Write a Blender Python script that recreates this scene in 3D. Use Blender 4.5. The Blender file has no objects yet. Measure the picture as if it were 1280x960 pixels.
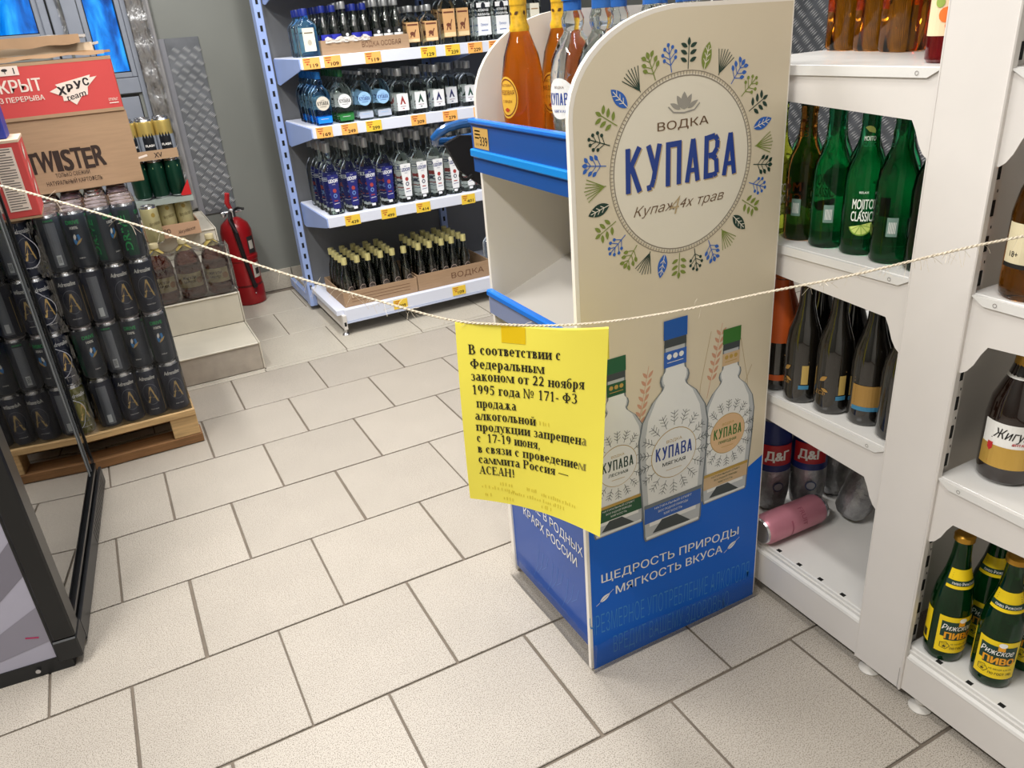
import bpy, bmesh, math, random
from math import sin, cos, pi, sqrt
from mathutils import Vector, Matrix
random.seed(11)
SC = bpy.context.scene
COL = SC.collection

# ---------------------------------------------------------------- camera
cam = bpy.data.cameras.new('camera')
cam.sensor_width = 36.0
cam.lens = 979.61 / 1280 * 36.0
cam.clip_start = 0.02
camo = bpy.data.objects.new('camera', cam)
COL.objects.link(camo)
RT = Vector((0.88245766, -0.46446374, -0.07444405))
DN = Vector((-0.2567845, -0.34305972, -0.90353293))
FW = Vector((0.39411953, 0.81644563, -0.42200277))
mw = Matrix(((RT.x, -DN.x, -FW.x, -0.23631857), (RT.y, -DN.y, -FW.y, -1.15542707), (RT.z, -DN.z, -FW.z, 1.17424624), (0, 0, 0, 1)))
camo.matrix_world = mw
SC.camera = camo

# ---------------------------------------------------------------- world, lights, exposure
SC.view_settings.view_transform = 'Standard'
SC.view_settings.look = 'None'
SC.view_settings.gamma = 1.0
SC.view_settings.exposure = 0.0
W = bpy.data.worlds.new('world')
SC.world = W
W.use_nodes = True
W.node_tree.nodes['Background'].inputs[0].default_value = (0.75, 0.87, 1.0, 1)
W.node_tree.nodes['Background'].inputs[1].default_value = 1.6


def area(name, loc, sx, sy, power, col=(1, 0.97, 0.93), rot=(0, 0, 0)):
    l = bpy.data.lights.new(name, 'AREA')
    l.shape = 'RECTANGLE'; l.size = sx; l.size_y = sy; l.energy = power; l.color = col
    o = bpy.data.objects.new(name, l); o.location = loc; o.rotation_euler = rot
    COL.objects.link(o)
    return o


LAMPS = [(-1.15, -0.5), (0.15, -0.75), (1.45, -1.2), (-0.55, 1.25), (0.42, 1.0), (1.55, 1.1), (1.0, 2.3)]
LPOW = [64, 17, 7, 54, 42, 12, 5]
for (x, y), p in zip(LAMPS, LPOW):
    area('ceiling_lamp_light', (x, y, 2.60), 0.16, 1.2, p, (1, 0.98, 0.95))

# ---------------------------------------------------------------- materials
MATS = {}


def lin(c):
    if isinstance(c, str):
        c = [int(c[i:i + 2], 16) / 255 for i in (0, 2, 4)]
        c = [x / 12.92 if x <= 0.04045 else ((x + 0.055) / 1.055) ** 2.4 for x in c]
    return (c[0], c[1], c[2], 1)


def M(name, col='808080', rough=0.5, metal=0.0, trans=0.0, ior=1.45, alpha=1.0, noise=0.0, nscale=30.0, bump=0.0, bscale=200.0, emis=0.0, coat=0.0, stretch=None, rnd=0.0, spec=None):
    if name in MATS:
        return MATS[name]
    m = bpy.data.materials.new(name)
    m.use_nodes = True
    nt = m.node_tree
    b = nt.nodes['Principled BSDF']
    c = lin(col)
    b.inputs['Base Color'].default_value = c
    b.inputs['Roughness'].default_value = rough
    b.inputs['Metallic'].default_value = metal
    b.inputs['Transmission Weight'].default_value = trans
    b.inputs['IOR'].default_value = ior
    b.inputs['Alpha'].default_value = alpha
    b.inputs['Coat Weight'].default_value = coat
    if spec is not None:
        b.inputs['Specular IOR Level'].default_value = spec
    if emis:
        b.inputs['Emission Color'].default_value = c
        b.inputs['Emission Strength'].default_value = emis
    if noise or bump or rnd:
        tc = nt.nodes.new('ShaderNodeTexCoord')
        mp = nt.nodes.new('ShaderNodeMapping')
        nt.links.new(tc.outputs['Object'], mp.inputs[0])
        if stretch:
            mp.inputs['Scale'].default_value = stretch
    if noise:
        n = nt.nodes.new('ShaderNodeTexNoise')
        n.inputs['Scale'].default_value = nscale
        n.inputs['Detail'].default_value = 4
        nt.links.new(mp.outputs[0], n.inputs[0])
        mr = nt.nodes.new('ShaderNodeMapRange')
        mr.inputs[1].default_value = 0.3; mr.inputs[2].default_value = 0.7
        mr.inputs[3].default_value = 1 - noise; mr.inputs[4].default_value = 1 + noise
        nt.links.new(n.outputs[0], mr.inputs[0])
        vm = nt.nodes.new('ShaderNodeVectorMath'); vm.operation = 'SCALE'
        vm.inputs[0].default_value = c[:3]
        nt.links.new(mr.outputs[0], vm.inputs['Scale'])
        out = vm.outputs[0]
        if rnd:
            oi = nt.nodes.new('ShaderNodeObjectInfo')
            m2 = nt.nodes.new('ShaderNodeMapRange'); m2.inputs[3].default_value = 1 - rnd; m2.inputs[4].default_value = 1 + rnd
            nt.links.new(oi.outputs['Random'], m2.inputs[0])
            v2 = nt.nodes.new('ShaderNodeVectorMath'); v2.operation = 'SCALE'
            nt.links.new(out, v2.inputs[0]); nt.links.new(m2.outputs[0], v2.inputs['Scale'])
            out = v2.outputs[0]
        nt.links.new(out, b.inputs['Base Color'])
    if bump:
        n = nt.nodes.new('ShaderNodeTexNoise')
        n.inputs['Scale'].default_value = bscale
        n.inputs['Detail'].default_value = 3
        nt.links.new(mp.outputs[0], n.inputs[0])
        bp = nt.nodes.new('ShaderNodeBump')
        bp.inputs['Strength'].default_value = bump
        bp.inputs['Distance'].default_value = 0.01
        nt.links.new(n.outputs[0], bp.inputs['Height'])
        nt.links.new(bp.outputs[0], b.inputs['Normal'])
    MATS[name] = m
    return m


def film(name, col, a, rough=0.12, bump=0.5, bscale=25, stretch=None, ior=1.45):
    """clear crinkled plastic: see-through with a glossy skin"""
    if name in MATS:
        return MATS[name]
    m = bpy.data.materials.new(name); m.use_nodes = True
    nt = m.node_tree; nt.nodes.clear()
    o = nt.nodes.new('ShaderNodeOutputMaterial')
    mix = nt.nodes.new('ShaderNodeMixShader')
    t = nt.nodes.new('ShaderNodeBsdfTransparent'); t.inputs[0].default_value = lin(col)
    g = nt.nodes.new('ShaderNodeBsdfGlossy'); g.inputs['Roughness'].default_value = rough
    tc = nt.nodes.new('ShaderNodeTexCoord'); mp = nt.nodes.new('ShaderNodeMapping')
    if stretch: mp.inputs['Scale'].default_value = stretch
    n = nt.nodes.new('ShaderNodeTexNoise'); n.inputs['Scale'].default_value = bscale
    n.inputs['Detail'].default_value = 3
    bp = nt.nodes.new('ShaderNodeBump'); bp.inputs['Strength'].default_value = bump; bp.inputs['Distance'].default_value = 0.02
    fr = nt.nodes.new('ShaderNodeFresnel'); fr.inputs['IOR'].default_value = ior
    ad = nt.nodes.new('ShaderNodeMath'); ad.operation = 'ADD'; ad.inputs[1].default_value = a; ad.use_clamp = True
    L = nt.links.new
    L(tc.outputs['Object'], mp.inputs[0]); L(mp.outputs[0], n.inputs[0]); L(n.outputs[0], bp.inputs['Height'])
    L(bp.outputs[0], g.inputs['Normal']); L(bp.outputs[0], fr.inputs['Normal'])
    L(fr.outputs[0], ad.inputs[0]); L(ad.outputs[0], mix.inputs[0]); L(t.outputs[0], mix.inputs[1]); L(g.outputs[0], mix.inputs[2]); L(mix.outputs[0], o.inputs[0])
    MATS[name] = m
    return m


def speckle(name, base, dark, scale, amt, rough, rnd=0.05, bump=0.02):
    """granite-like ceramic with fine dark specks"""
    m = M(name, base, rough, noise=0.035, nscale=9, rnd=rnd)
    nt = m.node_tree; b = nt.nodes['Principled BSDF']
    src = b.inputs['Base Color'].links[0].from_socket
    tc = [n for n in nt.nodes if n.type == 'TEX_COORD'][0]
    n = nt.nodes.new('ShaderNodeTexNoise'); n.inputs['Scale'].default_value = scale; n.inputs['Detail'].default_value = 1; n.inputs['Roughness'].default_value = .7
    nt.links.new(tc.outputs['Object'], n.inputs[0])
    r = nt.nodes.new('ShaderNodeMapRange'); r.inputs[1].default_value = 0.52; r.inputs[2].default_value = 0.62; r.inputs[3].default_value = 0; r.inputs[4].default_value = amt
    nt.links.new(n.outputs[0], r.inputs[0])
    mx = nt.nodes.new('ShaderNodeMix'); mx.data_type = 'RGBA'
    nt.links.new(r.outputs[0], mx.inputs['Factor']); nt.links.new(src, mx.inputs['A'])
    mx.inputs['B'].default_value = lin(dark)
    nt.links.new(mx.outputs['Result'], b.inputs['Base Color'])
    return m


# ---------------------------------------------------------------- text outlines
def tmesh(s, bold=0.0, shear=0.0, space=1.0, _c={}):
    k = (s, bold, shear, space)
    if k not in _c:
        cu = bpy.data.curves.new('t', 'FONT')
        cu.body = s; cu.offset = bold; cu.shear = shear; cu.space_character = space
        cu.resolution_u = 4; cu.size = 1.0
        o = bpy.data.objects.new('t', cu); COL.objects.link(o)
        bpy.context.view_layer.update()
        me = bpy.data.meshes.new_from_object(o.evaluated_get(bpy.context.evaluated_depsgraph_get()))
        vs = [(v.co.x, v.co.y) for v in me.vertices]
        fs = [tuple(p.vertices) for p in me.polygons]
        bpy.data.objects.remove(o); bpy.data.curves.remove(cu); bpy.data.meshes.remove(me)
        _c[k] = (vs, fs)
    return _c[k]


CAPH = 0.729


# ---- a small serif face for the notice (stems, thin bars, stressed bowls)
def serif_glyphs():
    X = 0.47; C = 0.68; W_ = 0.145; T = 0.05; SF = 0.05
    G = {}

    def V(x, y0, y1, sv='bt', w=W_):
        p = [[(x, y0), (x + w, y0), (x + w, y1), (x, y1)]]
        if 'b' in sv: p.append([(x - SF, y0), (x + w + SF, y0), (x + w + SF, y0 + T), (x - SF, y0 + T)])
        if 't' in sv: p.append([(x - SF, y1 - T), (x + w + SF, y1 - T), (x + w + SF, y1), (x - SF, y1)])
        return p

    def H(x0, x1, y, h=T): return [[(x0, y), (x1, y), (x1, y + h), (x0, y + h)]]

    def D(a, b, w): return [[(a[0], a[1]), (a[0] + w, a[1]), (b[0] + w, b[1]), (b[0], b[1])]]

    def A(cx, cy, rx, ry, a0=0, a1=360, tx=W_, ty=0.045):
        n = max(4, int(abs(a1 - a0) / 22)); out = []
        for i in range(n):
            q = []
            for a, k in ((a0 + (a1 - a0) * i / n, 1), (a0 + (a1 - a0) * (i + 1) / n, 1), (a0 + (a1 - a0) * (i + 1) / n, 0), (a0 + (a1 - a0) * i / n, 0)):
                r = math.radians(a)
                q.append((cx + (rx if k else rx - tx) * cos(r), cy + (ry if k else ry - ty) * sin(r)))
            out.append(q)
        return out
    def n_(x): return V(x, 0, X) + V(x + .30, 0, X)
    G['о'] = (A(.23, X / 2, .21, X / 2 + .01), .48)
    G['с'] = (A(.22, X / 2, .20, X / 2 + .01, 48, 312) + A(.30, .37, .055, .055, 0, 360, .055, .055), .43)
    G['е'] = (A(.22, X / 2, .20, X / 2 + .01, 0, 318) + H(.06, .40, .22), .45)
    G['в'] = (V(.06, 0, X) + A(.2, .355, .17, .115, -90, 90, .12, T) + A(.2, .125, .20, .145, -90, 90, .13, T) + H(.15, .24, X - T) + H(.15, .24, .22) + H(.15, .24, 0), .44)
    G['т'] = (V(.16, 0, X, 'b') + H(.01, .44, X - T) + [[(.01, .34), (.04, .34), (.04, X), (.01, X)], [(.41, .34), (.44, .34), (.44, X), (.41, X)]], .46)
    G['и'] = (n_(.06) + D((.15, .02), (.36, .42), .06), .56)
    G['й'] = (n_(.06) + D((.15, .02), (.36, .42), .06) + A(.27, .64, .12, .09, 180, 360, .05, .05), .56)
    G['н'] = (n_(.06) + H(.15, .4, .22), .56)
    G['п'] = (n_(.06) + H(.0, .5, X - T), .56)
    G['ш'] = (V(.05, 0, X) + V(.29, 0, X) + V(.53, 0, X) + H(.05, .6, 0), .73)
    G['щ'] = (G['ш'][0] + [[(.66, -.12), (.72, -.12), (.72, .04), (.66, .04)]], .75)
    G['ц'] = (n_(.06) + H(.1, .5, 0) + [[(.5, -.12), (.55, -.12), (.55, .04), (.5, .04)]], .58)
    G['а'] = (V(.25, 0.02, .36, '') + A(.21, .33, .17, .15, 0, 150, .13, .045) + A(.17, .12, .15, .13, 60, 330, .12, .04) + H(.3, .46, 0, .05) + H(.16, .28, .24), .47)
    G['р'] = (V(.06, -.2, X, 'b') + A(.24, X / 2, .22, X / 2 + .01, -120, 120), .51)
    G['л'] = (V(.30, 0, X) + D((.02, 0), (.15, X - .02), .07) + H(.1, .4, X - T) + A(.05, .05, .05, .05, 0, 360, .05, .05), .50)
    G['м'] = (V(.50, 0, X) + D((.02, 0), (.06, X), .04) + D((.32, 0), (.04, X), .12) + D((.3, 0), (.5, X), .05) + H(-.03, .1, 0), .70)
    G['д'] = (V(.30, 0, X, 't') + D((.06, 0), (.16, X - .02), .05) + H(.1, .4, X - T) + H(0, .48, 0) + [[(0, -.13), (.04, -.13), (.04, .02), (0, .02)], [(.44, -.13), (.48, -.13), (.48, .02), (.44, .02)]], .52)
    G['к'] = (V(.06, 0, X) + D((.17, .22), (.34, X - .02), .06) + D((.32, 0), (.18, .27), .12) + H(.3, .48, 0) + H(.3, .44, X - T), .50)
    G['г'] = (V(.06, 0, X) + H(.1, .38, X - T) + [[(.34, .32), (.38, .32), (.38, X), (.34, X)]], .42)
    G['у'] = (D((.22, 0), (.02, X), .12) + D((.1, -.18), (.36, X), .05) + H(-.02, .17, X - T) + H(.3, .45, X - T) + A(.09, -.15, .06, .05, 0, 360, .06, .05), .46)
    G['ь'] = (V(.06, 0, X) + A(.2, .135, .2, .135, -90, 90, .13, T) + H(.15, .24, .23) + H(.15, .24, 0), .44)
    G['ы'] = (G['ь'][0] + V(.47, 0, X), .66)
    G['я'] = (V(.28, 0, X) + A(.22, .34, .18, .13, 90, 270, .12, T) + H(.2, .34, X - T) + H(.2, .34, .21) + D((.03, 0), (.2, .23), .08), .49)
    G['ю'] = (V(.06, 0, X) + H(.15, .3, .22) + A(.46, X / 2, .19, X / 2 + .01, 0, 360, .12, T), .70)
    G['ж'] = (V(.3, 0, X) + D((.36, .22), (.56, X - .02), .06) + D((.56, 0), (.38, .27), .11) + D((.36, .22), (.12, X - .02), .06) + D((.08, 0), (.3, .27), .08) + H(.0, .2, 0) + H(.54, .74, 0), .76)
    G['з'] = (A(.17, .35, .17, .13, -90, 150, .12, T) + A(.17, .125, .19, .14, -150, 90, .12, T), .40)
    G['б'] = (A(.23, .22, .21, .23) + A(.25, .42, .22, .24, 95, 180, .1, .05) + H(.22, .4, .61, .06), .49)
    G['В'] = (V(.06, 0, C) + A(.28, .515, .20, .165, -90, 90) + A(.3, .18, .24, .19, -90, 90) + H(.15, .32, C - T) + H(.15, .32, .34) + H(.15, .32, 0), .62)
    G['Ф'] = (V(.30, 0, C) + A(.365, .34, .34, .21, 0, 360, .13, T), .76)
    G['З'] = (A(.25, .51, .22, .17, -90, 150, .14, T) + A(.25, .18, .26, .19, -150, 90, .14, T), .56)
    G['Р'] = (V(.06, 0, C) + A(.28, .5, .24, .19, -90, 90) + H(.15, .32, C - T) + H(.15, .32, .31), .58)
    G['А'] = (D((.46, 0), (.28, C), .14) + D((.05, 0), (.33, C), .05) + H(.16, .5, .2) + H(-.02, .17, 0) + H(.4, .68, 0), .70)
    G['С'] = (A(.32, C / 2, .29, C / 2 + .01, 48, 312) + [[(.52, .46), (.56, .46), (.56, .68), (.52, .6)]], .62)
    G['Е'] = (V(.06, 0, C) + H(.15, .5, C - T) + H(.15, .4, .33) + H(.15, .54, 0) + [[(.46, .5), (.5, .5), (.5, C), (.46, C)], [(.5, 0), (.54, 0), (.54, .18), (.5, .18)]], .60)
    G['Н'] = (V(.06, 0, C) + V(.50, 0, C) + H(.15, .55, .33), .76)
    G['1'] = (V(.2, 0, C, 'b', .12) + D((.08, .55), (.2, .68), .1), .50)
    G['2'] = (A(.23, .47, .19, .21, -20, 165, .13, .05) + D((.04, 0), (.3, .4), .13) + H(.04, .44, 0, .1), .50)
    G['5'] = (A(.2, .22, .22, .23, -140, 120, .13, .05) + D((.06, .34), (.12, C), .05) + H(.12, .42, C - .1, .1), .50)
    G['7'] = (H(.05, .46, C - .1, .1) + D((.14, 0), (.38, .6), .1), .50)
    G['9'] = (A(.24, .46, .2, .22) + A(.14, .4, .3, .4, -70, 0, .12, .05), .50)
    G['№'] = (V(.05, 0, C, 'bt', .07) + V(.46, 0, C, 't', .07) + D((.42, 0), (.05, C), .1) + A(.76, .42, .14, .18, 0, 360, .08, .04) + H(.64, .88, .12), .98)
    G['-'] = (H(.04, .28, .2, .07), .33); G['—'] = (H(.0, .9, .2, .05), 1.0)
    G[','] = (A(.12, .06, .06, .06, 0, 360, .06, .06) + D((.06, -.12), (.12, .05), .05), .26)
    G['!'] = (D((.12, .2), (.08, C), .12) + A(.16, .06, .07, .07, 0, 360, .07, .07), .34)
    G[' '] = ([], .27)
    return G


# ---------------------------------------------------------------- mesh builder
class MB:
    def __init__(s, lift=None):
        s.v = []; s.f = []; s.m = []; s.s = []; s.lift = lift; s.k = 0

    def add(s, vs, fs, mat=0, smooth=False):
        o = len(s.v)
        if s.lift:          # flat prints: keep overlapping strokes a few microns apart
            s.k = (s.k + 1) % 30; e = s.k * 5e-6
            s.v += [(p[0] + s.lift[0] * e, p[1] + s.lift[1] * e, p[2]) for p in vs]
        else:
            s.v += [tuple(p) for p in vs]
        for f in fs:
            s.f.append(tuple(i + o for i in f)); s.m.append(mat); s.s.append(smooth)
        return s

    def box(s, x0, x1, y0, y1, z0, z1, mat=0, bev=0.0):
        if bev <= 0:
            v = [(x, y, z) for z in (z0, z1) for y in (y0, y1) for x in (x0, x1)]
            return s.add(v, [(0, 2, 3, 1), (4, 5, 7, 6), (0, 1, 5, 4), (2, 6, 7, 3), (0, 4, 6, 2), (1, 3, 7, 5)], mat)
        v = []; idx = {}
        for i, (x, sx) in enumerate(((x0, 1), (x1, -1))):
            for j, (y, sy) in enumerate(((y0, 1), (y1, -1))):
                for k, (z, sz) in enumerate(((z0, 1), (z1, -1))):
                    idx[i, j, k] = len(v)
                    v += [(x, y + sy * bev, z + sz * bev), (x + sx * bev, y, z + sz * bev), (x + sx * bev, y + sy * bev, z)]
        f = []
        I = lambda i, j, k, a: idx[i, j, k] + a
        for i in (0, 1):
            q = [I(i, 0, 0, 0), I(i, 0, 1, 0), I(i, 1, 1, 0), I(i, 1, 0, 0)]; f.append(q if i == 0 else q[::-1])
            q = [I(0, i, 0, 1), I(1, i, 0, 1), I(1, i, 1, 1), I(0, i, 1, 1)]; f.append(q if i == 0 else q[::-1])
            q = [I(0, 0, i, 2), I(0, 1, i, 2), I(1, 1, i, 2), I(1, 0, i, 2)]; f.append(q if i == 0 else q[::-1])
        for i in (0, 1):
            for j in (0, 1):
                f.append([I(i, j, 0, 0), I(i, j, 1, 0), I(i, j, 1, 1), I(i, j, 0, 1)])
                f.append([I(i, 0, j, 0), I(i, 1, j, 0), I(i, 1, j, 2), I(i, 0, j, 2)])
                f.append([I(0, i, j, 1), I(1, i, j, 1), I(1, i, j, 2), I(0, i, j, 2)])
        for i in (0, 1):
            for j in (0, 1):
                for k in (0, 1):
                    f.append([I(i, j, k, 0), I(i, j, k, 1), I(i, j, k, 2)])
        return s.add(v, f, mat)

    def prism(s, poly, axis, a0, a1, mat=0, smooth=False):
        n = len(poly)
        def P(p, a): return {'x': (a, p[0], p[1]), 'y': (p[0], a, p[1]), 'z': (p[0], p[1], a)}[axis]
        v = [P(p, a0) for p in poly] + [P(p, a1) for p in poly]
        f = [tuple(range(n)), tuple(range(2 * n - 1, n - 1, -1))]
        s.add(v, f, mat)
        s.add(v, [(i, (i + 1) % n, n + (i + 1) % n, n + i) for i in range(n)], mat, smooth)
        return s

    def lathe(s, prof, n=20, mat=0, sx=1, sy=1, pw=2.0, c=(0, 0, 0), mats=None, caps=True, smooth=True):
        v = []
        for r, z in prof:
            for i in range(n):
                x, y = sup(i / n * 2 * pi, pw)
                v.append((c[0] + r * sx * x, c[1] + r * sy * y, c[2] + z))
        k = len(prof)
        for j in range(k - 1):
            s.add([], [], 0)
        o = len(s.v); s.v += v
        for j in range(k - 1):
            mm = mats[j] if mats else mat
            for i in range(n):
                a = o + j * n + i; b = o + j * n + (i + 1) % n
                s.f.append((a, b, b + n, a + n)); s.m.append(mm); s.s.append(smooth)
        if caps:
            s.f.append(tuple(range(o + n - 1, o - 1, -1))); s.m.append(mats[0] if mats else mat); s.s.append(False)
            s.f.append(tuple(range(o + (k - 1) * n, o + k * n))); s.m.append(mats[-1] if mats else mat); s.s.append(False)
        return s

    def tube(s, path, r, n=8, mat=0, closed=False):
        P = [Vector(p) for p in path]; k = len(P)
        if not isinstance(r, (list, tuple)): r = [r] * k
        v = []
        up = Vector((0, 0, 1))
        for i, p in enumerate(P):
            a = P[i - 1] if (i > 0 or closed) else p
            b = P[(i + 1) % k] if (i < k - 1 or closed) else p
            t = (b - a).normalized()
            if abs(t.dot(up)) > 0.95: w = t.cross(Vector((1, 0, 0))).normalized()
            else: w = t.cross(up).normalized()
            u = w.cross(t)
            for j in range(n):
                an = 2 * pi * j / n
                v.append(p + (w * cos(an) + u * sin(an)) * r[i])
        f = []
        for i in range(k if closed else k - 1):
            for j in range(n):
                a = i * n + j; b = i * n + (j + 1) % n; i2 = (i + 1) % k
                f.append((a, b, i2 * n + (j + 1) % n, i2 * n + j))
        s.add(v, f, mat, True)
        if not closed:
            s.add(v, [tuple(range(n - 1, -1, -1)), tuple(range((k - 1) * n, k * n))], mat)
        return s

    def grid(s, fn, nu, nv, mat=0, smooth=True):
        v = [fn(i / nu, j / nv) for j in range(nv + 1) for i in range(nu + 1)]
        f = [(j * (nu + 1) + i, j * (nu + 1) + i + 1, (j + 1) * (nu + 1) + i + 1, (j + 1) * (nu + 1) + i) for j in range(nv) for i in range(nu)]
        return s.add(v, f, mat, smooth)

    def poly(s, pts, mp, mat=0):
        return s.add([mp(*p) for p in pts], [tuple(range(len(pts)))], mat)

    def disc(s, mp, u, v, ru, rv=None, mat=0, n=20, rings=2):
        rv = rv or ru
        vs = [mp(u, v)]
        for k in range(1, rings + 1):
            for i in range(n):
                a = 2 * pi * i / n
                vs.append(mp(u + ru * k / rings * cos(a), v + rv * k / rings * sin(a)))
        f = [(0, 1 + i, 1 + (i + 1) % n) for i in range(n)]
        for k in range(1, rings):
            o = 1 + (k - 1) * n
            f += [(o + i, o + n + i, o + n + (i + 1) % n, o + (i + 1) % n) for i in range(n)]
        return s.add(vs, f, mat)

    def ring(s, mp, u, v, r0, r1, mat=0, n=48, ay=1.0):
        vs = []
        for r in (r0, r1):
            for i in range(n):
                a = 2 * pi * i / n; vs.append(mp(u + r * cos(a), v + r * ay * sin(a)))
        return s.add(vs, [(i, (i + 1) % n, n + (i + 1) % n, n + i) for i in range(n)], mat)

    def line(s, mp, pts, w, mat=0):
        for (a, b) in zip(pts[:-1], pts[1:]):
            dx, dy = b[0] - a[0], b[1] - a[1]; l = math.hypot(dx, dy) or 1
            nx, ny = -dy / l * w / 2, dx / l * w / 2
            s.poly([(a[0] - nx, a[1] - ny), (b[0] - nx, b[1] - ny), (b[0] + nx, b[1] + ny), (a[0] + nx, a[1] + ny)], mp, mat)
        return s

    def rect(s, mp, u0, u1, v0, v1, mat=0, nu=1, nv=1):
        return s.grid(lambda a, b: mp(u0 + (u1 - u0) * a, v0 + (v1 - v0) * b), nu, nv, mat, False)

    def text(s, st, mp, u, v, h, mat=0, w=None, align='c', bold=0.0, shear=0.0, space=1.0, slope=0.0, rot=0.0):
        vs, fs = tmesh(st, min(bold, 0.0), shear, space)
        if not vs: return s
        x0 = min(p[0] for p in vs); x1 = max(p[0] for p in vs)
        k = h / CAPH; kx = k if w is None else w / (x1 - x0)
        off = {'c': (x0 + x1) / 2, 'l': x0, 'r': x1}[align]
        c_, s_ = cos(rot), sin(rot)
        o3 = Vector(mp(u, v)); du = Vector(mp(u + 1e-4, v)) - o3; dv = Vector(mp(u, v + 1e-4)) - o3
        nn = du.cross(dv); nn = nn.normalized() if nn.length > 0 else Vector((0, -1, 0))
        B = bold * k * .8 if bold > 0 else 0      # weight: the outline struck again with a hair's offset
        bx_ = B * min(1.0, max(.45, kx / k))
        for q, (ox, oy) in enumerate([(0, 0)] if not B else [(-1, -.45), (1, -.45), (-1, .45), (1, .45), (0, 0)] if bold >= .02 else [(-1, 0), (1, 0)]):
            out = []
            for x, y in vs:
                a = (x - off) * kx + ox * bx_; b = y * k + a * slope + oy * B
                p = mp(u + a * c_ - b * s_, v + a * s_ + b * c_)
                out.append((p[0] + nn.x * q * 1.5e-5, p[1] + nn.y * q * 1.5e-5, p[2] + nn.z * q * 1.5e-5))
            s.add(out, fs, mat)
        return s

    def build(s, name, mats, parent=None, loc=(0, 0, 0), rot=(0, 0, 0), fix=False, sharp=35):
        me = bpy.data.meshes.new(name)
        me.from_pydata(s.v, [], s.f)
        if not isinstance(mats, (list, tuple)): mats = [mats]
        for m in mats: me.materials.append(m)
        me.polygons.foreach_set('material_index', s.m)
        me.polygons.foreach_set('use_smooth', s.s)
        if fix:
            bm = bmesh.new(); bm.from_mesh(me); bmesh.ops.recalc_face_normals(bm, faces=bm.faces); bm.to_mesh(me); bm.free()
        if any(s.s):
            me.set_sharp_from_angle(angle=math.radians(sharp))
        o = bpy.data.objects.new(name, me); COL.objects.link(o)
        o.location = loc; o.rotation_euler = rot
        if parent: o.parent = parent
        return o


def sup(a, pw):
    c_, s_ = cos(a), sin(a)
    if pw == 2.0: return c_, s_
    e = 2.0 / pw
    return math.copysign(abs(c_) ** e, c_), math.copysign(abs(s_) ** e, s_)


def fY(x0, z0, y): return lambda u, v: (x0 + u, y, z0 + v)          # flat, facing -y
def fX(y0, z0, x): return lambda u, v: (x, y0 - u, z0 + v)          # flat, facing -x
def cyl(R, z0=0, off=0.0005, a0=0.0):                                # wrapped round the axis, centre facing -y
    return lambda u, v: ((R + off) * sin(u / R + a0), -(R + off) * cos(u / R + a0), z0 + v)


def tag(o, label=None, cat=None, group=None, kind=None):
    if label: o['label'] = label
    if cat: o['category'] = cat
    if group: o['group'] = group
    if kind: o['kind'] = kind
    return o


def thing(name, label, cat, loc=(0, 0, 0), rz=0.0, group=None, rot=None):
    o = bpy.data.objects.new(name, None); COL.objects.link(o)
    o.location = loc; o.rotation_euler = rot or (0, 0, rz)
    o.empty_display_size = 0.05
    return tag(o, label, cat, group)


CHILDREN = {}


def dup(root, loc, rz=0.0, label=None, group=None, rot=None):
    if root not in CHILDREN:
        CHILDREN[root] = [(c, list(c.children)) for c in root.children]
    r = root.copy(); COL.objects.link(r); r.location = loc; r.rotation_euler = rot or (0, 0, rz)
    if label: r['label'] = label
    if group: r['group'] = group
    for c, gs in CHILDREN[root]:
        d = c.copy(); COL.objects.link(d); d.parent = r
        for g in gs:
            e = g.copy(); COL.objects.link(e); e.parent = d
    return r


class Proto:
    """first use moves the prototype itself, later uses copy it"""
    def __init__(s, root): s.r = root; s.used = False

    def put(s, loc, rz=0.0, label=None, group=None, rot=None):
        if not s.used:
            s.used = True
            CHILDREN[s.r] = [(c, list(c.children)) for c in s.r.children]
            s.r.location = loc; s.r.rotation_euler = rot or (0, 0, rz)
            if label: s.r['label'] = label
            if group: s.r['group'] = group
            return s.r
        return dup(s.r, loc, rz, label, group, rot)


ORD = ['first', 'second', 'third', 'fourth', 'fifth', 'sixth', 'seventh', 'eighth', 'ninth', 'tenth', 'eleventh', 'twelfth']

# shared materials
white = M('white_paint', 'DAD6D2', 0.45, noise=0.02, nscale=6, bump=0.02, bscale=60)
whiteR = M('rack_paint', 'D6D1CC', 0.38, noise=0.03, nscale=5, bump=0.015, bscale=80)
dark = M('dark_gap', '121212', 0.8)
black = M('black_plastic', '0B0B0C', 0.35)
ink = M('print_ink', '1A1815', 0.6)
card = M('cardboard', 'A98B6D', 0.85, noise=0.06, nscale=14, stretch=(1, 1, 12), bump=0.05, bscale=90)
cardd = M('cardboard_inner', 'A58158', 0.85, noise=0.08, nscale=12)
glass = M('clear_glass', 'F3F8F6', 0.02, trans=1.0, ior=1.40)
glassd = M('clear_glass_far', 'F2F8F5', .03, trans=1.0, ior=1.22)
glassb = M('blue_tint_glass', 'A8D4F2', 0.05, trans=1.0, ior=1.36)
whitep = M('white_print', 'F1EFEA', 0.5)
chrome = M('bright_metal', 'C9C9CC', 0.25, 1.0)
tagm = [M('price_yellow', 'F0CB45', 0.5), M('price_orange', 'F8B862', 0.5), ink, M('price_red', 'B8452A', 0.6)]

# ================================================================ SETTING
grout = M('grout', '6E6459', 0.9, noise=0.12, nscale=25)
tileA = speckle('floor_tile', 'B3ABA0', '6C645A', 480, 0.85, 0.42)
tileB = speckle('step_tile', 'B9B2A5', '8D867B', 150, 0.25, 0.42)
wallm = M('wall_paint', '787A75', 0.55, noise=0.04, nscale=3)
doorm = M('door_frame', '868B96', 0.4, noise=0.05, nscale=12)

fl = MB().box(-2.4, 2.9, -2.7, 3.0, -0.06, -0.0035).build('floor', grout)
tag(fl, kind='structure')


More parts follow.
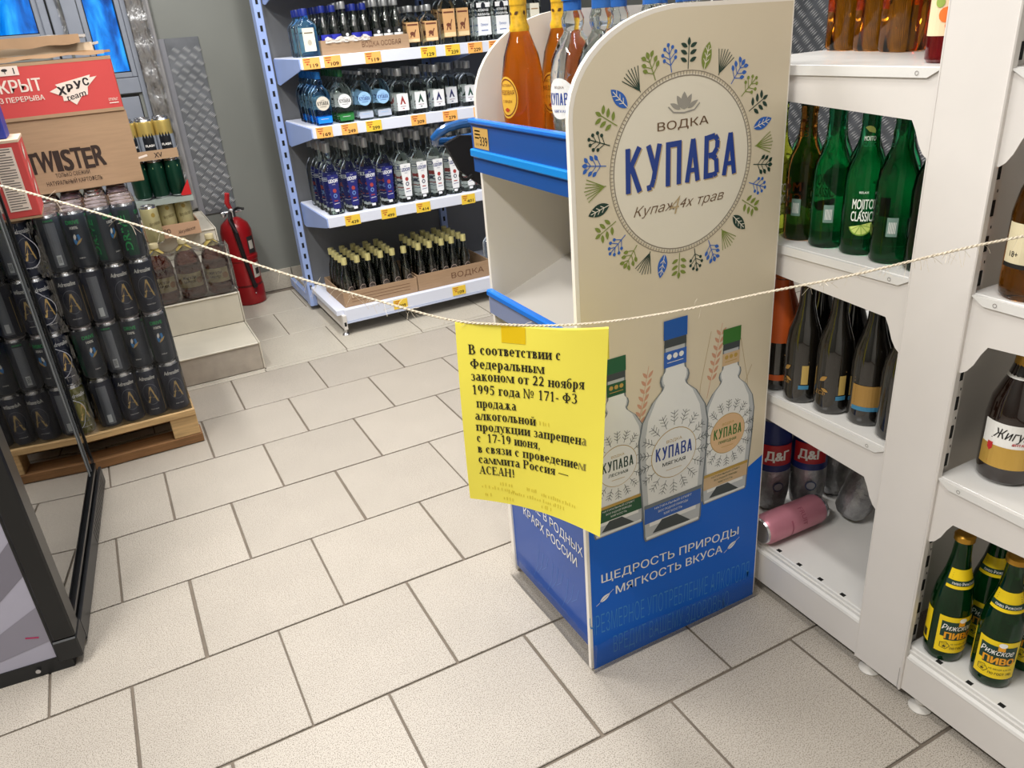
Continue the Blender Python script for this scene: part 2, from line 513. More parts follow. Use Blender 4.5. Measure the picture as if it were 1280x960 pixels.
def tile_mesh(w, d, t, bev, m, g=0.0055):
    me = MB().box(-w / 2 + g / 2, w / 2 - g / 2, -d / 2 + g / 2, d / 2 - g / 2, -t, 0, 0, bev).build('tile', m)
    return me


t0 = tile_mesh(0.3, 0.3, 0.0034, 0.0012, tileA)
first = True


def put_tile(src, x, y, par, rz=0.0, z=0.0):
    o = src if not getattr(put_tile, 'used', {}).get(src.name) else src.copy()
    if o is src:
        put_tile.used[src.name] = True
    else:
        COL.objects.link(o)
    o.parent = par; o.location = (x, y, z); o.rotation_euler = (0, 0, rz)
    return o


put_tile.used = {}
rr = random.Random(5)
for k in range(-8, 6):
    for i in range(-7, 10):
        off = 0.15 if k % 2 else 0.0      # joints on whole tiles in odd rows, on halves in even rows
        x = i * 0.3 + off
        if x < -2.1 or x > 2.8: continue
        put_tile(t0, x + rr.uniform(-.0012, .0012), (k + .5) * 0.3 + rr.uniform(-.0006, .0006), fl, rr.uniform(-.002, .002))
t1 = tile_mesh(0.33, 0.33, 0.0034, 0.0012, tileB, 0.004)
for r_, (y, xo) in enumerate(((1.995, .47), (2.325, .31), (2.655, .47), (2.985, .31))):
    for i in range(-3, 8):
        put_tile(t1, xo + .165 + i * .33, y + (0 if r_ < 3 else -.06), fl, 0) if r_ < 3 else None
ts = tile_mesh(0.33, 0.028, 0.0034, 0.001, tileB, 0.003)
for i in range(-3, 8):
    put_tile(ts, .30 + i * .33, 1.815, fl)

# walls, ceiling
bw = MB()
for (x0, x1, z0, z1) in ((-2.4, -.64, 0, 2.7), (-.64, -.30, 0, 1.22), (-.64, -.30, 2.1, 2.7), (-.30, -.125, 0, 2.7), (-.125, -.003, 0, 1.085), (-.125, -.003, 2.1, 2.7), (-.003, 2.9, 0, 2.7)):
    bw.box(x0, x1, 2.88, 3.0, z0 or -.06, z1)
wb = tag(bw.build('wall_back', wallm), kind='structure')
tag(MB().box(-2.5, -2.4, -2.7, 3.0, -.06, 2.7).build('wall_left', wallm), kind='structure')
wr = tag(MB().box(2.9, 3.0, -2.7, 3.0, -.06, 2.7).build('wall_right', wallm), kind='structure')
tag(MB().box(-2.5, 3.0, -2.8, -2.7, -.06, 2.7).build('wall_front', M('wall_cream', 'C9C6BE', .6)), kind='structure')
tag(MB().box(-2.5, 3.0, -2.8, 3.0, 2.7, 2.78).build('ceiling', M('ceiling_paint', 'D8D8D4', .8)), kind='structure')
tag(MB().box(.31, .50, 2.868, 2.88, 0, .10).box(.505, 2.88, 2.868, 2.88, 0, .10).build('baseboard_back', tileB), kind='structure')

# door with blue panes, up on the platform behind the steps
pane = bpy.data.materials.new('blue_film_pane'); pane.use_nodes = True
nt = pane.node_tree; nt.nodes.clear()
o_ = nt.nodes.new('ShaderNodeOutputMaterial'); mx = nt.nodes.new('ShaderNodeMixShader'); tr = nt.nodes.new('ShaderNodeBsdfTransparent'); gl = nt.nodes.new('ShaderNodeBsdfGlossy')
gl.inputs['Roughness'].default_value = .1; mx.inputs[0].default_value = .06
tc = nt.nodes.new('ShaderNodeTexCoord'); mp_ = nt.nodes.new('ShaderNodeMapping'); mp_.inputs['Scale'].default_value = (14, 14, 5)
ns = nt.nodes.new('ShaderNodeTexNoise'); ns.inputs['Scale'].default_value = 1.3; ns.inputs['Detail'].default_value = 8; ns.inputs['Distortion'].default_value = .6
cr = nt.nodes.new('ShaderNodeValToRGB'); cr.color_ramp.elements[0].position = .35; cr.color_ramp.elements[1].position = .68
cr.color_ramp.elements[0].color = (.0, .22, .48, 1); cr.color_ramp.elements[1].color = (.22, .66, .92, 1)
e_ = cr.color_ramp.elements.new(.5); e_.color = (.03, .42, .78, 1)
L_ = nt.links.new
L_(tc.outputs['Object'], mp_.inputs[0]); L_(mp_.outputs[0], ns.inputs[0]); L_(ns.outputs[0], cr.inputs[0]); L_(cr.outputs[0], tr.inputs[0])
L_(tr.outputs[0], mx.inputs[1]); L_(gl.outputs[0], mx.inputs[2]); L_(mx.outputs[0], o_.inputs[0])


def window(name, x0, x1, z0, z1):
    f = MB(); w = .02
    for a, b, c, d in ((x0, x0 + w, z0, z1), (x1 - w, x1, z0, z1), (x0 + w, x1 - w, z0, z0 + w), (x0 + w, x1 - w, z1 - w, z1)):
        f.box(a, b, 2.872, 2.95, c, d, 0, .002)
    for a, b, c, d in ((x0 + w, x0 + w + .004, z0 + w, z1 - w), (x1 - w - .004, x1 - w, z0 + w, z1 - w), (x0 + w, x1 - w, z0 + w, z0 + w + .004)):
        f.box(a, b, 2.885, 2.93, c, d, 1)
    o = tag(f.build(name, [doorm, black]), kind='structure')
    MB().box(x0 + w, x1 - w, 2.915, 2.921, z0 + w, z1 - w).build('pane', pane, o)
    return o


window('window_1', -.62, -.29, 1.24, 2.08)
window('window_2', -.145, .017, 1.065, 2.08)
dr = MB()
dr.box(-.29, -.262, 2.855, 2.88, .47, 2.12, 0, .003)
dr.box(-.255, -.215, 2.862, 2.88, .47, 2.12, 0, .003)
dr.box(-.205, -.148, 2.868, 2.88, .47, 2.12, 0, .002)
dr.box(-.2585, -.2565, 2.86, 2.881, .47, 2.1, 1)
dr.box(.018, .038, 2.866, 2.88, .47, 2.12, 0, .002)
dr.box(-.145, .017, 2.868, 2.88, .47, .775, 0, .002)
dr.box(-.145, .017, 2.868, 2.88, 1.0, 1.063, 0, .002)
dr.box(-.12, .0, 2.874, 2.88, .80, .985, 0, .002)
dr.box(-.128, .004, 2.879, 2.8815, .79, .995, 1)
d1 = tag(dr.build('door_1', [doorm, black]), kind='structure')
fw = film('crinkled_wrap', 'D8DADF', .30, .28, .35, 40, (1, 1, .6), 1.3)
MB().grid(lambda u, v: (-.225 + .018 * u + .004 * sin(v * 20), 2.853 - .004 * sin(v * 33 + u * 3), 1.24 + .85 * v), 3, 24, 0).build('crumpled_film', fw, d1)
jm = MB().box(.042, .098, 2.84, 2.88, .47, 2.2, 0, .006).box(.105, .13, 2.85, 2.88, .47, 2.2, 1, .004)
jb = tag(jm.build('trim_1', [M('jamb_cream', 'A9A49E', .5), M('jamb_grey', '8E8C8C', .5)]), kind='structure')
MB().grid(lambda u, v: (.036 + .075 * u, 2.834 - .007 * abs(sin(v * 41 + u * 5)) - .004 * sin(v * 90), .47 + 1.6 * v), 6, 60, 0).build('crinkled_film', fw, jb)

# diamond plate panels
plate = M('tread_plate', '74777C', .45, .6, noise=.18, nscale=14, bump=.05, bscale=30)
platehi = M('tread_bar_glint', 'D2D3D5', .3, .5)  # same metal as the plate, with the bars' bright glint put into the colour


def tread(mb, mp, w, h, px, pz, bl, bw_, nb):
    nx = int(w / px); nz = int(h / pz)
    for j in range(nz):
        for i in range(nx):
            for (ox, oz, sg) in ((.25, .25, 1), (.75, .75, 1)):
                cx = (i + ox) * px; cz = (j + oz) * pz
                for b in range(nb):
                    t = (b - (nb - 1) / 2) * bw_ * 2
                    # bars of a motif lie side by side, each slanted
                    ax, az = .80, .6
                    qx, qz = cx + t * az, cz - t * ax * .6
                    P = []
                    for (l, d) in ((-bl / 2, 0), (0, bw_ / 2), (bl / 2, 0), (0, -bw_ / 2)):
                        P.append((qx + l * ax * sg - d * az, qz + l * az + d * ax))
                    base = [mp(u, v, 0) for u, v in P]; top = [mp(qx + (u - qx) * .5, qz + (v - qz) * .5, .0030) for u, v in P]
                    mb.add(base + top, [(0, 1, 5, 4), (1, 2, 6, 5), (2, 3, 7, 6), (3, 0, 4, 7), (4, 5, 6, 7)], 0)
    return mb


t_ = MB().box(.158, .302, 2.874, 2.88, .43, 1.205, 0, .001).box(.13, .158, 2.872, 2.88, .43, 1.205, 1, .001)
tp = tag(t_.build('trim_2', [plate, M('plate_edge', '8B8C93', .4, .5)]), kind='structure')
tag(tread(MB(), lambda u, v, d: (.162 + u, 2.8738 - d, .44 + v), .138, .755, .046, .056, .026, .0038, 5).build('tread_pattern', platehi, tp), kind='stuff')
t_ = MB().box(2.885, 2.9, -.2, 2.4, .3, 1.9, 0, .001)
tp = tag(t_.build('trim_3', [plate]), kind='structure')
tag(tread(MB(), lambda u, v, d: (2.8848 - d, 2.38 - u, .32 + v), 2.5, 1.3, .075, .075, .04, .0075, 4).build('tread_pattern', platehi, tp), kind='stuff')

# ceiling light fixtures over the lamps
fx0 = thing('ceiling_light', 'long white strip light fixed to the ceiling', 'ceiling light', (0, 0, 2.7), group='strip lights on the ceiling')
MB().box(-.09, .09, -.62, .62, -.05, 0, 0, .006).build('housing', white, fx0)
FX = Proto(fx0)
for q, (x, y) in enumerate(LAMPS):
    FX.put((x, y, 2.7), label='long white strip light on the ceiling above %s' % ('the cooler', 'the yellow notice', 'the near rack', 'the can pallet', 'the display stand', 'the trolley', 'the vodka shelving')[q])

# tiled steps up to the door
st = thing('tiled_steps', 'low tiled steps rising to the door behind the can pallet', 'steps', (-.3, 2.3, 0))
zs = [0, .113, .243, .35, .455]; ys = [1.837, 2.125, 2.31, 2.42, 2.87]
core = MB()
for i in range(4):
    core.box(-.6, .141 - .3 + .3 - .3 + .3, ys[i] + .006 - 2.3, ys[-1] - 2.3, zs[i] if i else 0, zs[i + 1] - .007, 0)
for v_ in range(len(core.v)):
    core.v[v_] = (core.v[v_][0] + .29 if core.v[v_][0] > 0 else core.v[v_][0], core.v[v_][1], core.v[v_][2])
core.build('concrete_core', grout, st)
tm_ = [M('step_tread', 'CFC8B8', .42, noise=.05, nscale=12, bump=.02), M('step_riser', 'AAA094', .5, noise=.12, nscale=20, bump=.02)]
for i in range(4):
    x1 = .435
    for k in range(4):
        xa, xb = x1 - .3 * (k + 1) + .002, x1 - .3 * k - .001
        if i in (0,):
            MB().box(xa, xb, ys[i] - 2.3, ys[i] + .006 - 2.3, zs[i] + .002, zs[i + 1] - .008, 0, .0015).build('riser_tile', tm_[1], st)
        else:
            MB().box(xa, xb, ys[i] - 2.3, ys[i] + .006 - 2.3, zs[i] + .001, zs[i + 1] - .008, 0, .0015).build('riser_tile', tm_[0], st)
        MB().box(xa, xb, ys[i] - .004 - 2.3, ys[i + 1] - 2.3, zs[i + 1] - .007, zs[i + 1], 0, .002).build('tread_tile', tm_[0], st)
for i in range(4):
    MB().box(.4355, .441, ys[i] - 2.3, ys[i + 1] - 2.3, .001, zs[i + 1] - .001, 0, .001).build('side_tile', tm_[0], st)

# ================================================================ DISPLAY STAND
cream = M('panel_cream', 'D9CDB4', .38, noise=.03, nscale=4)
creame = M('panel_edge', 'EFE9DF', .4)
insid = M('stand_inside', 'D3CDC6', .45, noise=.02, nscale=5)
blue = M('stand_blue', '0A62CC', .4, spec=.3)
bluel = M('lip_blue', '1C6FD0', .25)
ds = thing('display_stand', 'cream and blue bottle display stand with a leaf wreath printed on its arched side', 'display stand', (.57, 0, 0))
X0, X1, YN, YF = .366, .785, -.161, .19


def panel_outline(x0, x1, H, R=.14):
    p = [(x1, .004), (x1, H - .004)]
    p += [(x0 + R + .06, H)]
    for i in range(0, 13):
        a = pi / 2 + i / 12 * pi / 2
        p.append((x0 + R + R * cos(a) + (.06 * (1 - i / 12) ** 2 if i else .05), H - R + R * sin(a)))
    p.append((x0, .004))
    return p


def shift(p, dx): return [(a - dx, b) for a, b in p]


out = shift(panel_outline(X0, X1, 1.176), .57)
MB().prism(out, 'y', YN + .0005, YN + .009, 0, True).build('side_panel', [creame], ds, fix=True)
MB().prism(shift(panel_outline(.388, .80, 1.182), .57), 'y', YF, YF + .009, 0, True).build('side_panel', [M('panel_far', 'E2DCD2', .4)], ds, fix=True)
b = MB().box(.77 - .57, .778 - .57, YN + .01, YF, .03, 1.13, 0)
b.build('back_panel', insid, ds)
# upper shelf with its blue lip
MB().box(.38 - .57, .77 - .57, YN + .01, YF, .922, .93, 0).build('shelf', insid, ds)
lp = MB().box(.372 - .57, .377 - .57, YN + .01, YF - .003, .925, 1.012, 0)
lp.box(.366 - .57, .380 - .57, YN + .01, YF - .003, 1.010, 1.018, 1, .002).box(.3655 - .57, .3765 - .57, YN + .01, YF - .003, .952, .966, 2, .002)
lip = lp.build('shelf_lip', [M('lip_navy', '1D4F96', .35), bluel, M('lip_sky', '1E86D6', .2)], ds)
f = fX(0, 0, .3713 - .57)
m_ = MB().rect(f, -.178, -.118, .968, 1.004, 0)
m_.text('339', f, -.138, .974, .016, 1, bold=.02).line(f, [(-.172, .998), (-.15, .998)], .0025, 1).line(f, [(-.172, .992), (-.15, .992)], .0025, 1).line(f, [(-.172, .986), (-.155, .986)], .0025, 1).text('РУБ', f, -.163, .972, .005, 2)
m_.build('price_ticket', [M('ticket_ochre', 'C9A055', .6), ink, tagm[3]], ds)
# lower tilted shelf with its lip
MB().prism([(.384 - .57, .655), (.77 - .57, .80), (.77 - .57, .808), (.384 - .57, .663)], 'y', YN + .01, YF, 0).build('shelf', M('shelf_grey', 'B9B4AC', .45), ds)
MB().box(.377 - .57, .380 - .57, YN + .01, YF - .003, .648, .69, 0).box(.372 - .57, .386 - .57, YN + .01, YF - .003, .685, .697, 1, .002).build('shelf_lip', [M('lip_clear', '7C86A6', .3), bluel], ds)
# lower front board
MB().box(.382 - .57, .388 - .57, YN + .012, YF - .002, .03, .50, 0).box(.374 - .57, .388 - .57, YN + .009, YN + .02, .02, .56, 1).box(.378 - .57, .392 - .57, YF - .014, YF, .02, .56, 1).build('front_board', [blue, creame], ds)
f = fX(0, 0, .3815 - .57)
m_ = MB().rect(f, -YF + .016, -YN - .02, .03, .47, 0)
for tx, v in (('МЯТЫ,', .262), ('ЗАПАХИ ПОЛЕЙ,', .300)):
    pass
for tx, v, u in (('СВЕЖЕСТЬ', .335, -.03), ('МЯТЫ,', .283, -.03), ('ЫЕ В РОДНЫХ', .243, .022), ('КРАЯХ РОССИИ', .205, -.01)):
    m_.text(tx, fX(0, 0, .3808 - .57), u, v, .022, 1, w=.022 * len(tx) * .82)
for i in range(9):      # faint leaf tracery
    a = .5 + i * .13
    m_.line(fX(0, 0, .3811 - .57), [(-.09 + i * .02, .06 + .02 * (i % 3)), (-.08 + i * .02 + .01, .10 + .01 * i % .03), (-.06 + i * .02, .15)], .0012, 2)
m_.build('printed_board', [M('board_blue', '1F4FA4', .35), whitep, M('board_tint', '4F7CC4', .4)], ds)

# ---- print on the near side panel (facing -y)
oliv = '7C8B3A'; dkg = '1D3A2E'; lblu = '2F63B8'; blk = '1B1D1A'
pm = [cream, M('wreath_dark', dkg, .5), M('wreath_olive', oliv, .5), M('wreath_blue', lblu, .5), M('medallion', 'E6DFCD', .4), M('grey_rule', '8E8474', .5),
      M('bronze_print', '6A4F33', .45), M('navy_print', '23408F', .45), blue, whitep, M('pale_blue_print', '3B86CE', .5), M('lotus_grey', '9B978E', .5), M('leaf_mid', '0E57A8', .5), M('rose_print', 'C9977B', .55), M('straw_print', 'B7A27B', .55)]
EPS = .00016


def LY(l): return lambda u, v: (u - .57, YN - l * EPS, v)


m = MB((0, -1))
# cream field (inset from the panel edge) and blue foot with its wavy top
inset = panel_outline(X0 + .007, X1 - .003, 1.170, .136)
m.poly(inset, LY(0), 0)
wave = [(X0 + .006, .35), (.43, .334), (.50, .315), (.56, .300), (.62, .296), (.68, .306), (.73, .328), (X1 - .003, .352), (X1 - .003, .0), (X0 + .006, .0)]
m.poly(wave, LY(1), 8)
CX, CZ = .572, .946
m.disc(LY(1), CX, CZ, .134, None, 4, 48, 1)
m.ring(LY(2), CX, CZ, .1305, .1325, 5, 64).ring(LY(2), CX, CZ, .1375, .1388, 5, 64)
for i in range(150):
    a = i / 150 * 2 * pi
    m.line(LY(2), [(CX + .1328 * cos(a), CZ + .1328 * sin(a)), (CX + .1374 * cos(a), CZ + .1374 * sin(a))], .0011, 5)


def leafp(cx, cz, l, w, a, mp, mat, n=7):
    pts = []
    for i in range(n + 1):
        t = i / n; pts.append((l * (t - .5), w / 2 * sin(pi * t) ** .8 * (1.15 - .3 * t)))
    for i in range(n - 1, 0, -1):
        t = i / n; pts.append((l * (t - .5), -w / 2 * sin(pi * t) ** .8 * (1.15 - .3 * t)))
    c_, s_ = cos(a), sin(a)
    m.poly([(cx + x * c_ - y * s_, cz + x * s_ + y * c_) for x, y in pts], mp, mat)


def sprig(kind, cx, cz, a, mat, s=.040):
    """a = outward direction; the sprig grows along it"""
    d = (cos(a), sin(a)); q = (-d[1], d[0])
    def P(t, u): return (cx + d[0] * t * s + q[0] * u * s, cz + d[1] * t * s + q[1] * u * s)
    if kind == 'L':
        leafp(cx, cz, s * 1.0, s * .46, a, LY(3), mat, 10)
        m.line(LY(4), [P(-.5, 0), P(.38, 0)], .0012, 4)
        for t in (-.25, -.05, .15):
            for g in (-1, 1): m.line(LY(4), [P(t, 0), P(t + .14, g * .13)], .0011, 4)
        return
    m.line(LY(3), [P(-.5, 0), P(.42 if kind != 'P' else .3, 0)], .0014, mat)
    if kind == 'A':
        for t in (-.22, .04, .28):
            for g in (-1, 1):
                p = P(t + .05, g * .22); leafp(p[0], p[1], s * .34, s * .15, a + g * 1.15, LY(3), mat)
        p = P(.45, 0); leafp(p[0], p[1], s * .3, s * .15, a, LY(3), mat)
    if kind == 'P':
        for g in (-.42, -.28, -.14, 0, .14, .28, .42): m.line(LY(3), [P(-.45 + abs(g) * .3, g * .15), P(.48 - abs(g) * .35, g)], .0013, mat)
    if kind == 'S':
        for t, u in ((-.15, .3), (.05, .28), (.28, .2)):
            for g in (-1, 1):
                m.line(LY(3), [P(t - .1, 0), P(t + .1, g * u)], .0012, mat)
                p = P(t + .14, g * u); leafp(p[0], p[1], s * .24, s * .15, a + g * .9, LY(3), mat)
        p = P(.44, 0); leafp(p[0], p[1], s * .26, s * .17, a, LY(3), mat)
    if kind == 'B':
        for t, u in ((-.1, .24), (.1, .28), (.28, .16)):
            for g in (-1, 1):
                m.line(LY(3), [P(t - .15, 0), P(t + .05, g * u)], .0012, mat)
                p = P(t + .07, g * (u + .02)); m.disc(LY(3), p[0], p[1], s * .07, None, mat, 10, 1)
        p = P(.46, 0); m.disc(LY(3), p[0], p[1], s * .07, None, mat, 10, 1)


def kupava(m, mp, u, v, h, w, mat, slope=0.0, t=.21):
    """the tall condensed display word, drawn from heavy strokes"""
    ad = .72; gap = .30; n = 6; lw = (w / (n * ad + (n - 1) * gap * .6)); x = u - w / 2
    T = t * lw * 1.0
    def S(pts, tt=T): m.line(lambda a, b: mp(a, b + (a - u) * slope), [(x + p[0] * lw * ad, v + p[1] * h) for p in pts], tt, mat)
    for ch in 'КУПАВА':
        e = T / 2 / (lw * ad)
        if ch == 'К': S([(e, 0), (e, 1)]); S([(e, .45), (1 - e, 1)]); S([(.38, .56), (1 - e, 0)])
        if ch == 'У': S([(e, 1), (.5 + e * .4, .42)]); S([(1 - e, 1), (.48, .22), (.34, .06), (.06, .04)])
        if ch == 'П': S([(e, 0), (e, 1)]); S([(1 - e, 0), (1 - e, 1)]); S([(e, 1 - T / 2 / h), (1 - e, 1 - T / 2 / h)])
        if ch == 'А': S([(e, 0), (.5, .98)]); S([(1 - e, 0), (.5, .98)]); S([(.2, .27), (.8, .27)], T * .8)
        if ch == 'В': S([(e, 0), (e, 1)]); S([(e, 1 - T / 2 / h), (.7, .97), (.88, .86), (.86, .68), (.62, .54), (.3, .53)]); S([(.5, .54), (.82, .44), (1 - e, .28), (.9, .10), (.65, T / 2 / h), (e, T / 2 / h)])
        x += lw * (ad + gap * .6)
    return m


seq = 'A1 L2 P1 S3 B2 A1 L3 P2 S1 B3 A2 L1 P2 S3 B1 A2 L3 P1 S2 B3 A2 L1 P2 S3 B1 A2 L3 P1 S2 B3'.split()
for i, q in enumerate(seq):
    a = pi / 2 - (i * 12 + 2) / 180 * pi
    sprig(q[0], CX + .166 * cos(a), CZ + .160 * sin(a), a, int(q[1]))
# lotus, words
for g, (l, w) in zip((-2, -1, 0, 1, 2), ((.022, .007), (.024, .010), (.026, .013), (.024, .010), (.022, .007))):
    a = pi / 2 - g * .55
    leafp(.571 + cos(a) * .011 * (1 + .35 * abs(g)), 1.030 + sin(a) * .012, l, w, a, LY(3), 11)
for g in (-1, 1): m.line(LY(3), [(.571 + g * .03, 1.036), (.571 + g * .02, 1.027), (.571, 1.0245)], .0022, 11)
m.text('ВОДКА', LY(3), .570, 1.003, .0125, 6, w=.098, bold=.008)
for dx, dz, l, mt in ((.002, -.002, 2, 14), (0, 0, 3, 7)):
    kupava(m, LY(l), .571 + dx, .918 + dz, .067, .218, mt)
m.text('Купаж 4х трав', LY(3), .566, .880, .0155, 6, w=.180, shear=.35, bold=-.006)
m.text('4', LY(4), .556, .872, .030, 14, shear=.3, bold=-.012)
# tall grasses behind the bottles
for x, h, sw in ((.47, .17, .03), (.50, .13, -.02), (.61, .25, .03), (.64, .20, .05), (.70, .16, .04), (.74, .22, -.03)):
    m.line(LY(1), [(x, .40), (x + sw * .3, .40 + h * .6), (x + sw, .40 + h)], .0012, 14)
for x, z in ((.645, .56), (.485, .52)):
    for i in range(7):
        for g in (-1, 1): leafp(x + g * .006 + i * .003, z + i * .014, .016, .006, pi / 2 - g * .7, LY(1), 13)
    m.line(LY(1), [(x - .01, z - .04), (x + .02, z + .10)], .001, 13)
pn = m.build('panel_print', pm, ds)

# ---- the three printed bottles
bm_ = [M('pglass_grey', 'B9BDBF', .4), M('pglass_light', 'E6E7E4', .4), M('pglass_dark', '6F777C', .4), M('cap_blue_print', '1556A8', .4), M('cap_green_print', '1E5A38', .4), M('cap_lgreen_print', '3C7432', .4),
       M('med_beige', 'DDB98F', .45), M('pglass_ink', '3E4547', .5), M('band_green_print', '1B5232', .45), M('band_beige_print', 'CDB08A', .45), M('band_gold_print', 'B8974A', .4), pm[7], whitep, M('band_blue_print', '2D5FB2', .4), pm[1]]


def pbottle(cx, z0, k, lay, capm, medm, txtm, bandm, sub, subm, m):
    """flat printed picture of a bottle: shoulder flask with ball neck, k = full height"""
    W = [(0, .148), (.02, .156), (.06, .157), (.35, .178), (.50, .182), (.58, .165), (.66, .115), (.70, .068), (.715, .062), (.725, .07), (.745, .075), (.765, .07), (.775, .058), (.79, .055), (.90, .055)]
    P = [(cx + w * k, z0 + z * k) for z, w in W] + [(cx - w * k, z0 + z * k) for z, w in W[::-1]]
    m.poly(P, LY(lay), 2)
    P = [(cx + (w - .008) * k, z0 + (z + .004) * k) for z, w in W] + [(cx - (w - .008) * k, z0 + (z + .004) * k) for z, w in W[::-1]]
    m.poly(P, LY(lay + 1), 0)
    P = [(cx + (w * .80) * k, z0 + (z + .01) * k) for z, w in W[2:-1]] + [(cx - (w * .80) * k, z0 + (z + .01) * k) for z, w in W[2:-1][::-1]]
    m.poly(P, LY(lay + 2), 1)
    m.poly([(cx - .11 * k, z0 + .03 * k), (cx + .10 * k, z0 + .02 * k), (cx + .02 * k, z0 + .085 * k), (cx - .06 * k, z0 + .085 * k)], LY(lay + 2), 7)
    m.poly([(cx - .145 * k, z0 + .01 * k), (cx + .145 * k, z0 + .01 * k), (cx + .14 * k, z0 + .022 * k), (cx - .14 * k, z0 + .022 * k)], LY(lay + 3), 1)
    # cap and neck seal
    m.rect(LY(lay + 3), cx - .058 * k, cx + .058 * k, z0 + .92 * k, z0 + 1.0 * k, capm)
    m.rect(LY(lay + 3), cx - .054 * k, cx + .054 * k, z0 + .885 * k, z0 + .92 * k, 7)
    m.rect(LY(lay + 3), cx - .056 * k, cx + .056 * k, z0 + .80 * k, z0 + .868 * k, bandm if bandm != 9 else 9)
    for q in range(3): m.disc(LY(lay + 4), cx + (q - 1) * .03 * k, z0 + .845 * k, .012 * k, None, 1 if bandm == 13 else 10, 10, 1)
    m.line(LY(lay + 4), [(cx - .04 * k, z0 + .82 * k), (cx + .04 * k, z0 + .82 * k)], .0012, 1 if bandm == 13 else 10)
    # wreath of line leaves
    zc = z0 + .40 * k
    for i in range(18):
        a = pi / 2 + i / 18 * 2 * pi
        x, z = cx + .148 * k * cos(a), zc + .165 * k * sin(a)
        c_, s_ = cos(a), sin(a); L = .034 * k
        m.line(LY(lay + 3), [(x - c_ * L, z - s_ * L), (x + c_ * L, z + s_ * L)], .0009, 7)
        for t in (-.5, 0, .5):
            for g in (-1, 1):
                bx, bz = x + c_ * L * t, z + s_ * L * t
                m.line(LY(lay + 3), [(bx, bz), (bx + c_ * L * .4 - s_ * g * L * .55, bz + s_ * L * .4 + c_ * g * L * .55)], .0009, 7)
    m.disc(LY(lay + 4), cx, zc, .118 * k, None, 10, 32, 1)
    m.disc(LY(lay + 5), cx, zc, .115 * k, None, medm, 32, 1)
    m.text('ВОДКА', LY(lay + 6), cx, zc + .055 * k, .014 * k, 10, w=.08 * k)
    kupava(m, LY(lay + 6), cx, zc - .018 * k, .060 * k, .19 * k, txtm, slope=-.02)
    m.text(sub, LY(lay + 6), cx, zc - .052 * k, .017 * k, subm, w=.12 * k, bold=.02, slope=-.02)
    m.line(LY(lay + 6), [(cx - .04 * k, zc - .075 * k), (cx + .04 * k, zc - .077 * k)], .0009, 10)
    # foot band
    m.rect(LY(lay + 3), cx - .152 * k, cx + .152 * k, z0 + .09 * k, z0 + .168 * k, bandm)
    m.rect(LY(lay + 4), cx - .154 * k, cx + .154 * k, z0 + .168 * k, z0 + .186 * k, 10 if bandm != 13 else 2)
    for q, (t, w) in enumerate((('НАТУРАЛЬНЫЙ СПИРТ', .20), ('ВКУС РОДНОЙ ПРИРОДЫ', .16), ('МЯГКОСТЬ', .10))):
        m.text(t, LY(lay + 5), cx, z0 + (.150 - q * .022) * k, .011 * k, 1 if bandm != 9 else 8, w=w * k)


m = MB((0, -1))
pbottle(.437, .306, .348, 2, 4, 1, 14, 8, 'ЛЕСНАЯ', 14, m)
pbottle(.688, .288, .358, 2, 5, 6, 5, 9, 'ПРИРОДНАЯ', 5, m)
pbottle(.560, .258, .436, 9, 3, 1, 11, 13, 'МЯГКАЯ', 7, m)
m.build('bottle_print', bm_, ds)
m = MB((0, -1))
m.text('ЩЕДРОСТЬ ПРИРОДЫ', LY(3), .563, .192, .019, 0, w=.335, bold=.012, slope=-.07)
m.text('МЯГКОСТЬ ВКУСА', LY(3), .558, .158, .019, 0, w=.262, bold=.012, slope=-.045)
for x, z, sg in ((.402, .166, -1), (.714, .160, 1)):
    leafp(x, z, .026, .011, .5, LY(3), 0); m.line(LY(4), [(x - .012, z - .007), (x + .008, z + .004)], .001, 2); m.line(LY(3), [(x - .02, z - .012), (x + .02, z + .012)], .001, 0)
m.text('ЧРЕЗМЕРНОЕ УПОТРЕБЛЕНИЕ АЛКОГОЛЯ', LY(3), .566, .068, .048, 1, w=.40, bold=-.015, slope=-.09)
m.text('ВРЕДИТ ВАШЕМУ ЗДОРОВЬЮ', LY(3), .566, .010, .044, 1, w=.295, bold=-.015, slope=-.07)
m.build('slogan_print', [whitep, pm[10], blue], ds)
tape = film('clear_tape', 'FAFAFA', .02, .15, .1, 30, None, 1.12)
tp_ = MB()
tp_.grid(lambda u, v: (-.1955 - .007 * (1 - v) - .0012 * sin(u * 9), YF + (YN - .012 - YF) * u, .003 + .062 * v), 10, 2, 0)
tp_.grid(lambda u, v: (-.21 + .425 * u, YN - .0068 - .003 * (1 - v), .004 + .06 * v + .004 * sin(u * 7)), 10, 2, 0)
tp_.build('clear_tape', tape, ds)

# ================================================================ BOTTLES AND CANS (prototypes)


def bottle(name, label, cat, prof, gm, n=18, sx=1, sy=1, pw=2.0, cap=None, decals=(), liquid=None, extra=None):
    """prof: (r, z) of the solid body; cap: (z0, z1, r0, r1, material); decals: (name, materials, fn(mb))"""
    t = thing(name, label, cat)
    mb = MB().lathe(prof, n, 0, sx, sy, pw)
    mb.build('bottle_body', gm, t, fix=True)
    if cap:
        z0, z1, r0, r1, cm = cap
        MB().lathe([(r0, z0), (r0 * 1.0, z1 - .003), (r1 * .92, z1)], 16, 0).build('cap', cm, t)
    for nm, ms, fn in decals:
        mb = MB((0, -1)); fn(mb); mb.build(nm, ms, t)
    if extra: extra(t)
    return Proto(t)


def flat(y): return lambda u, v: (u, y, v)


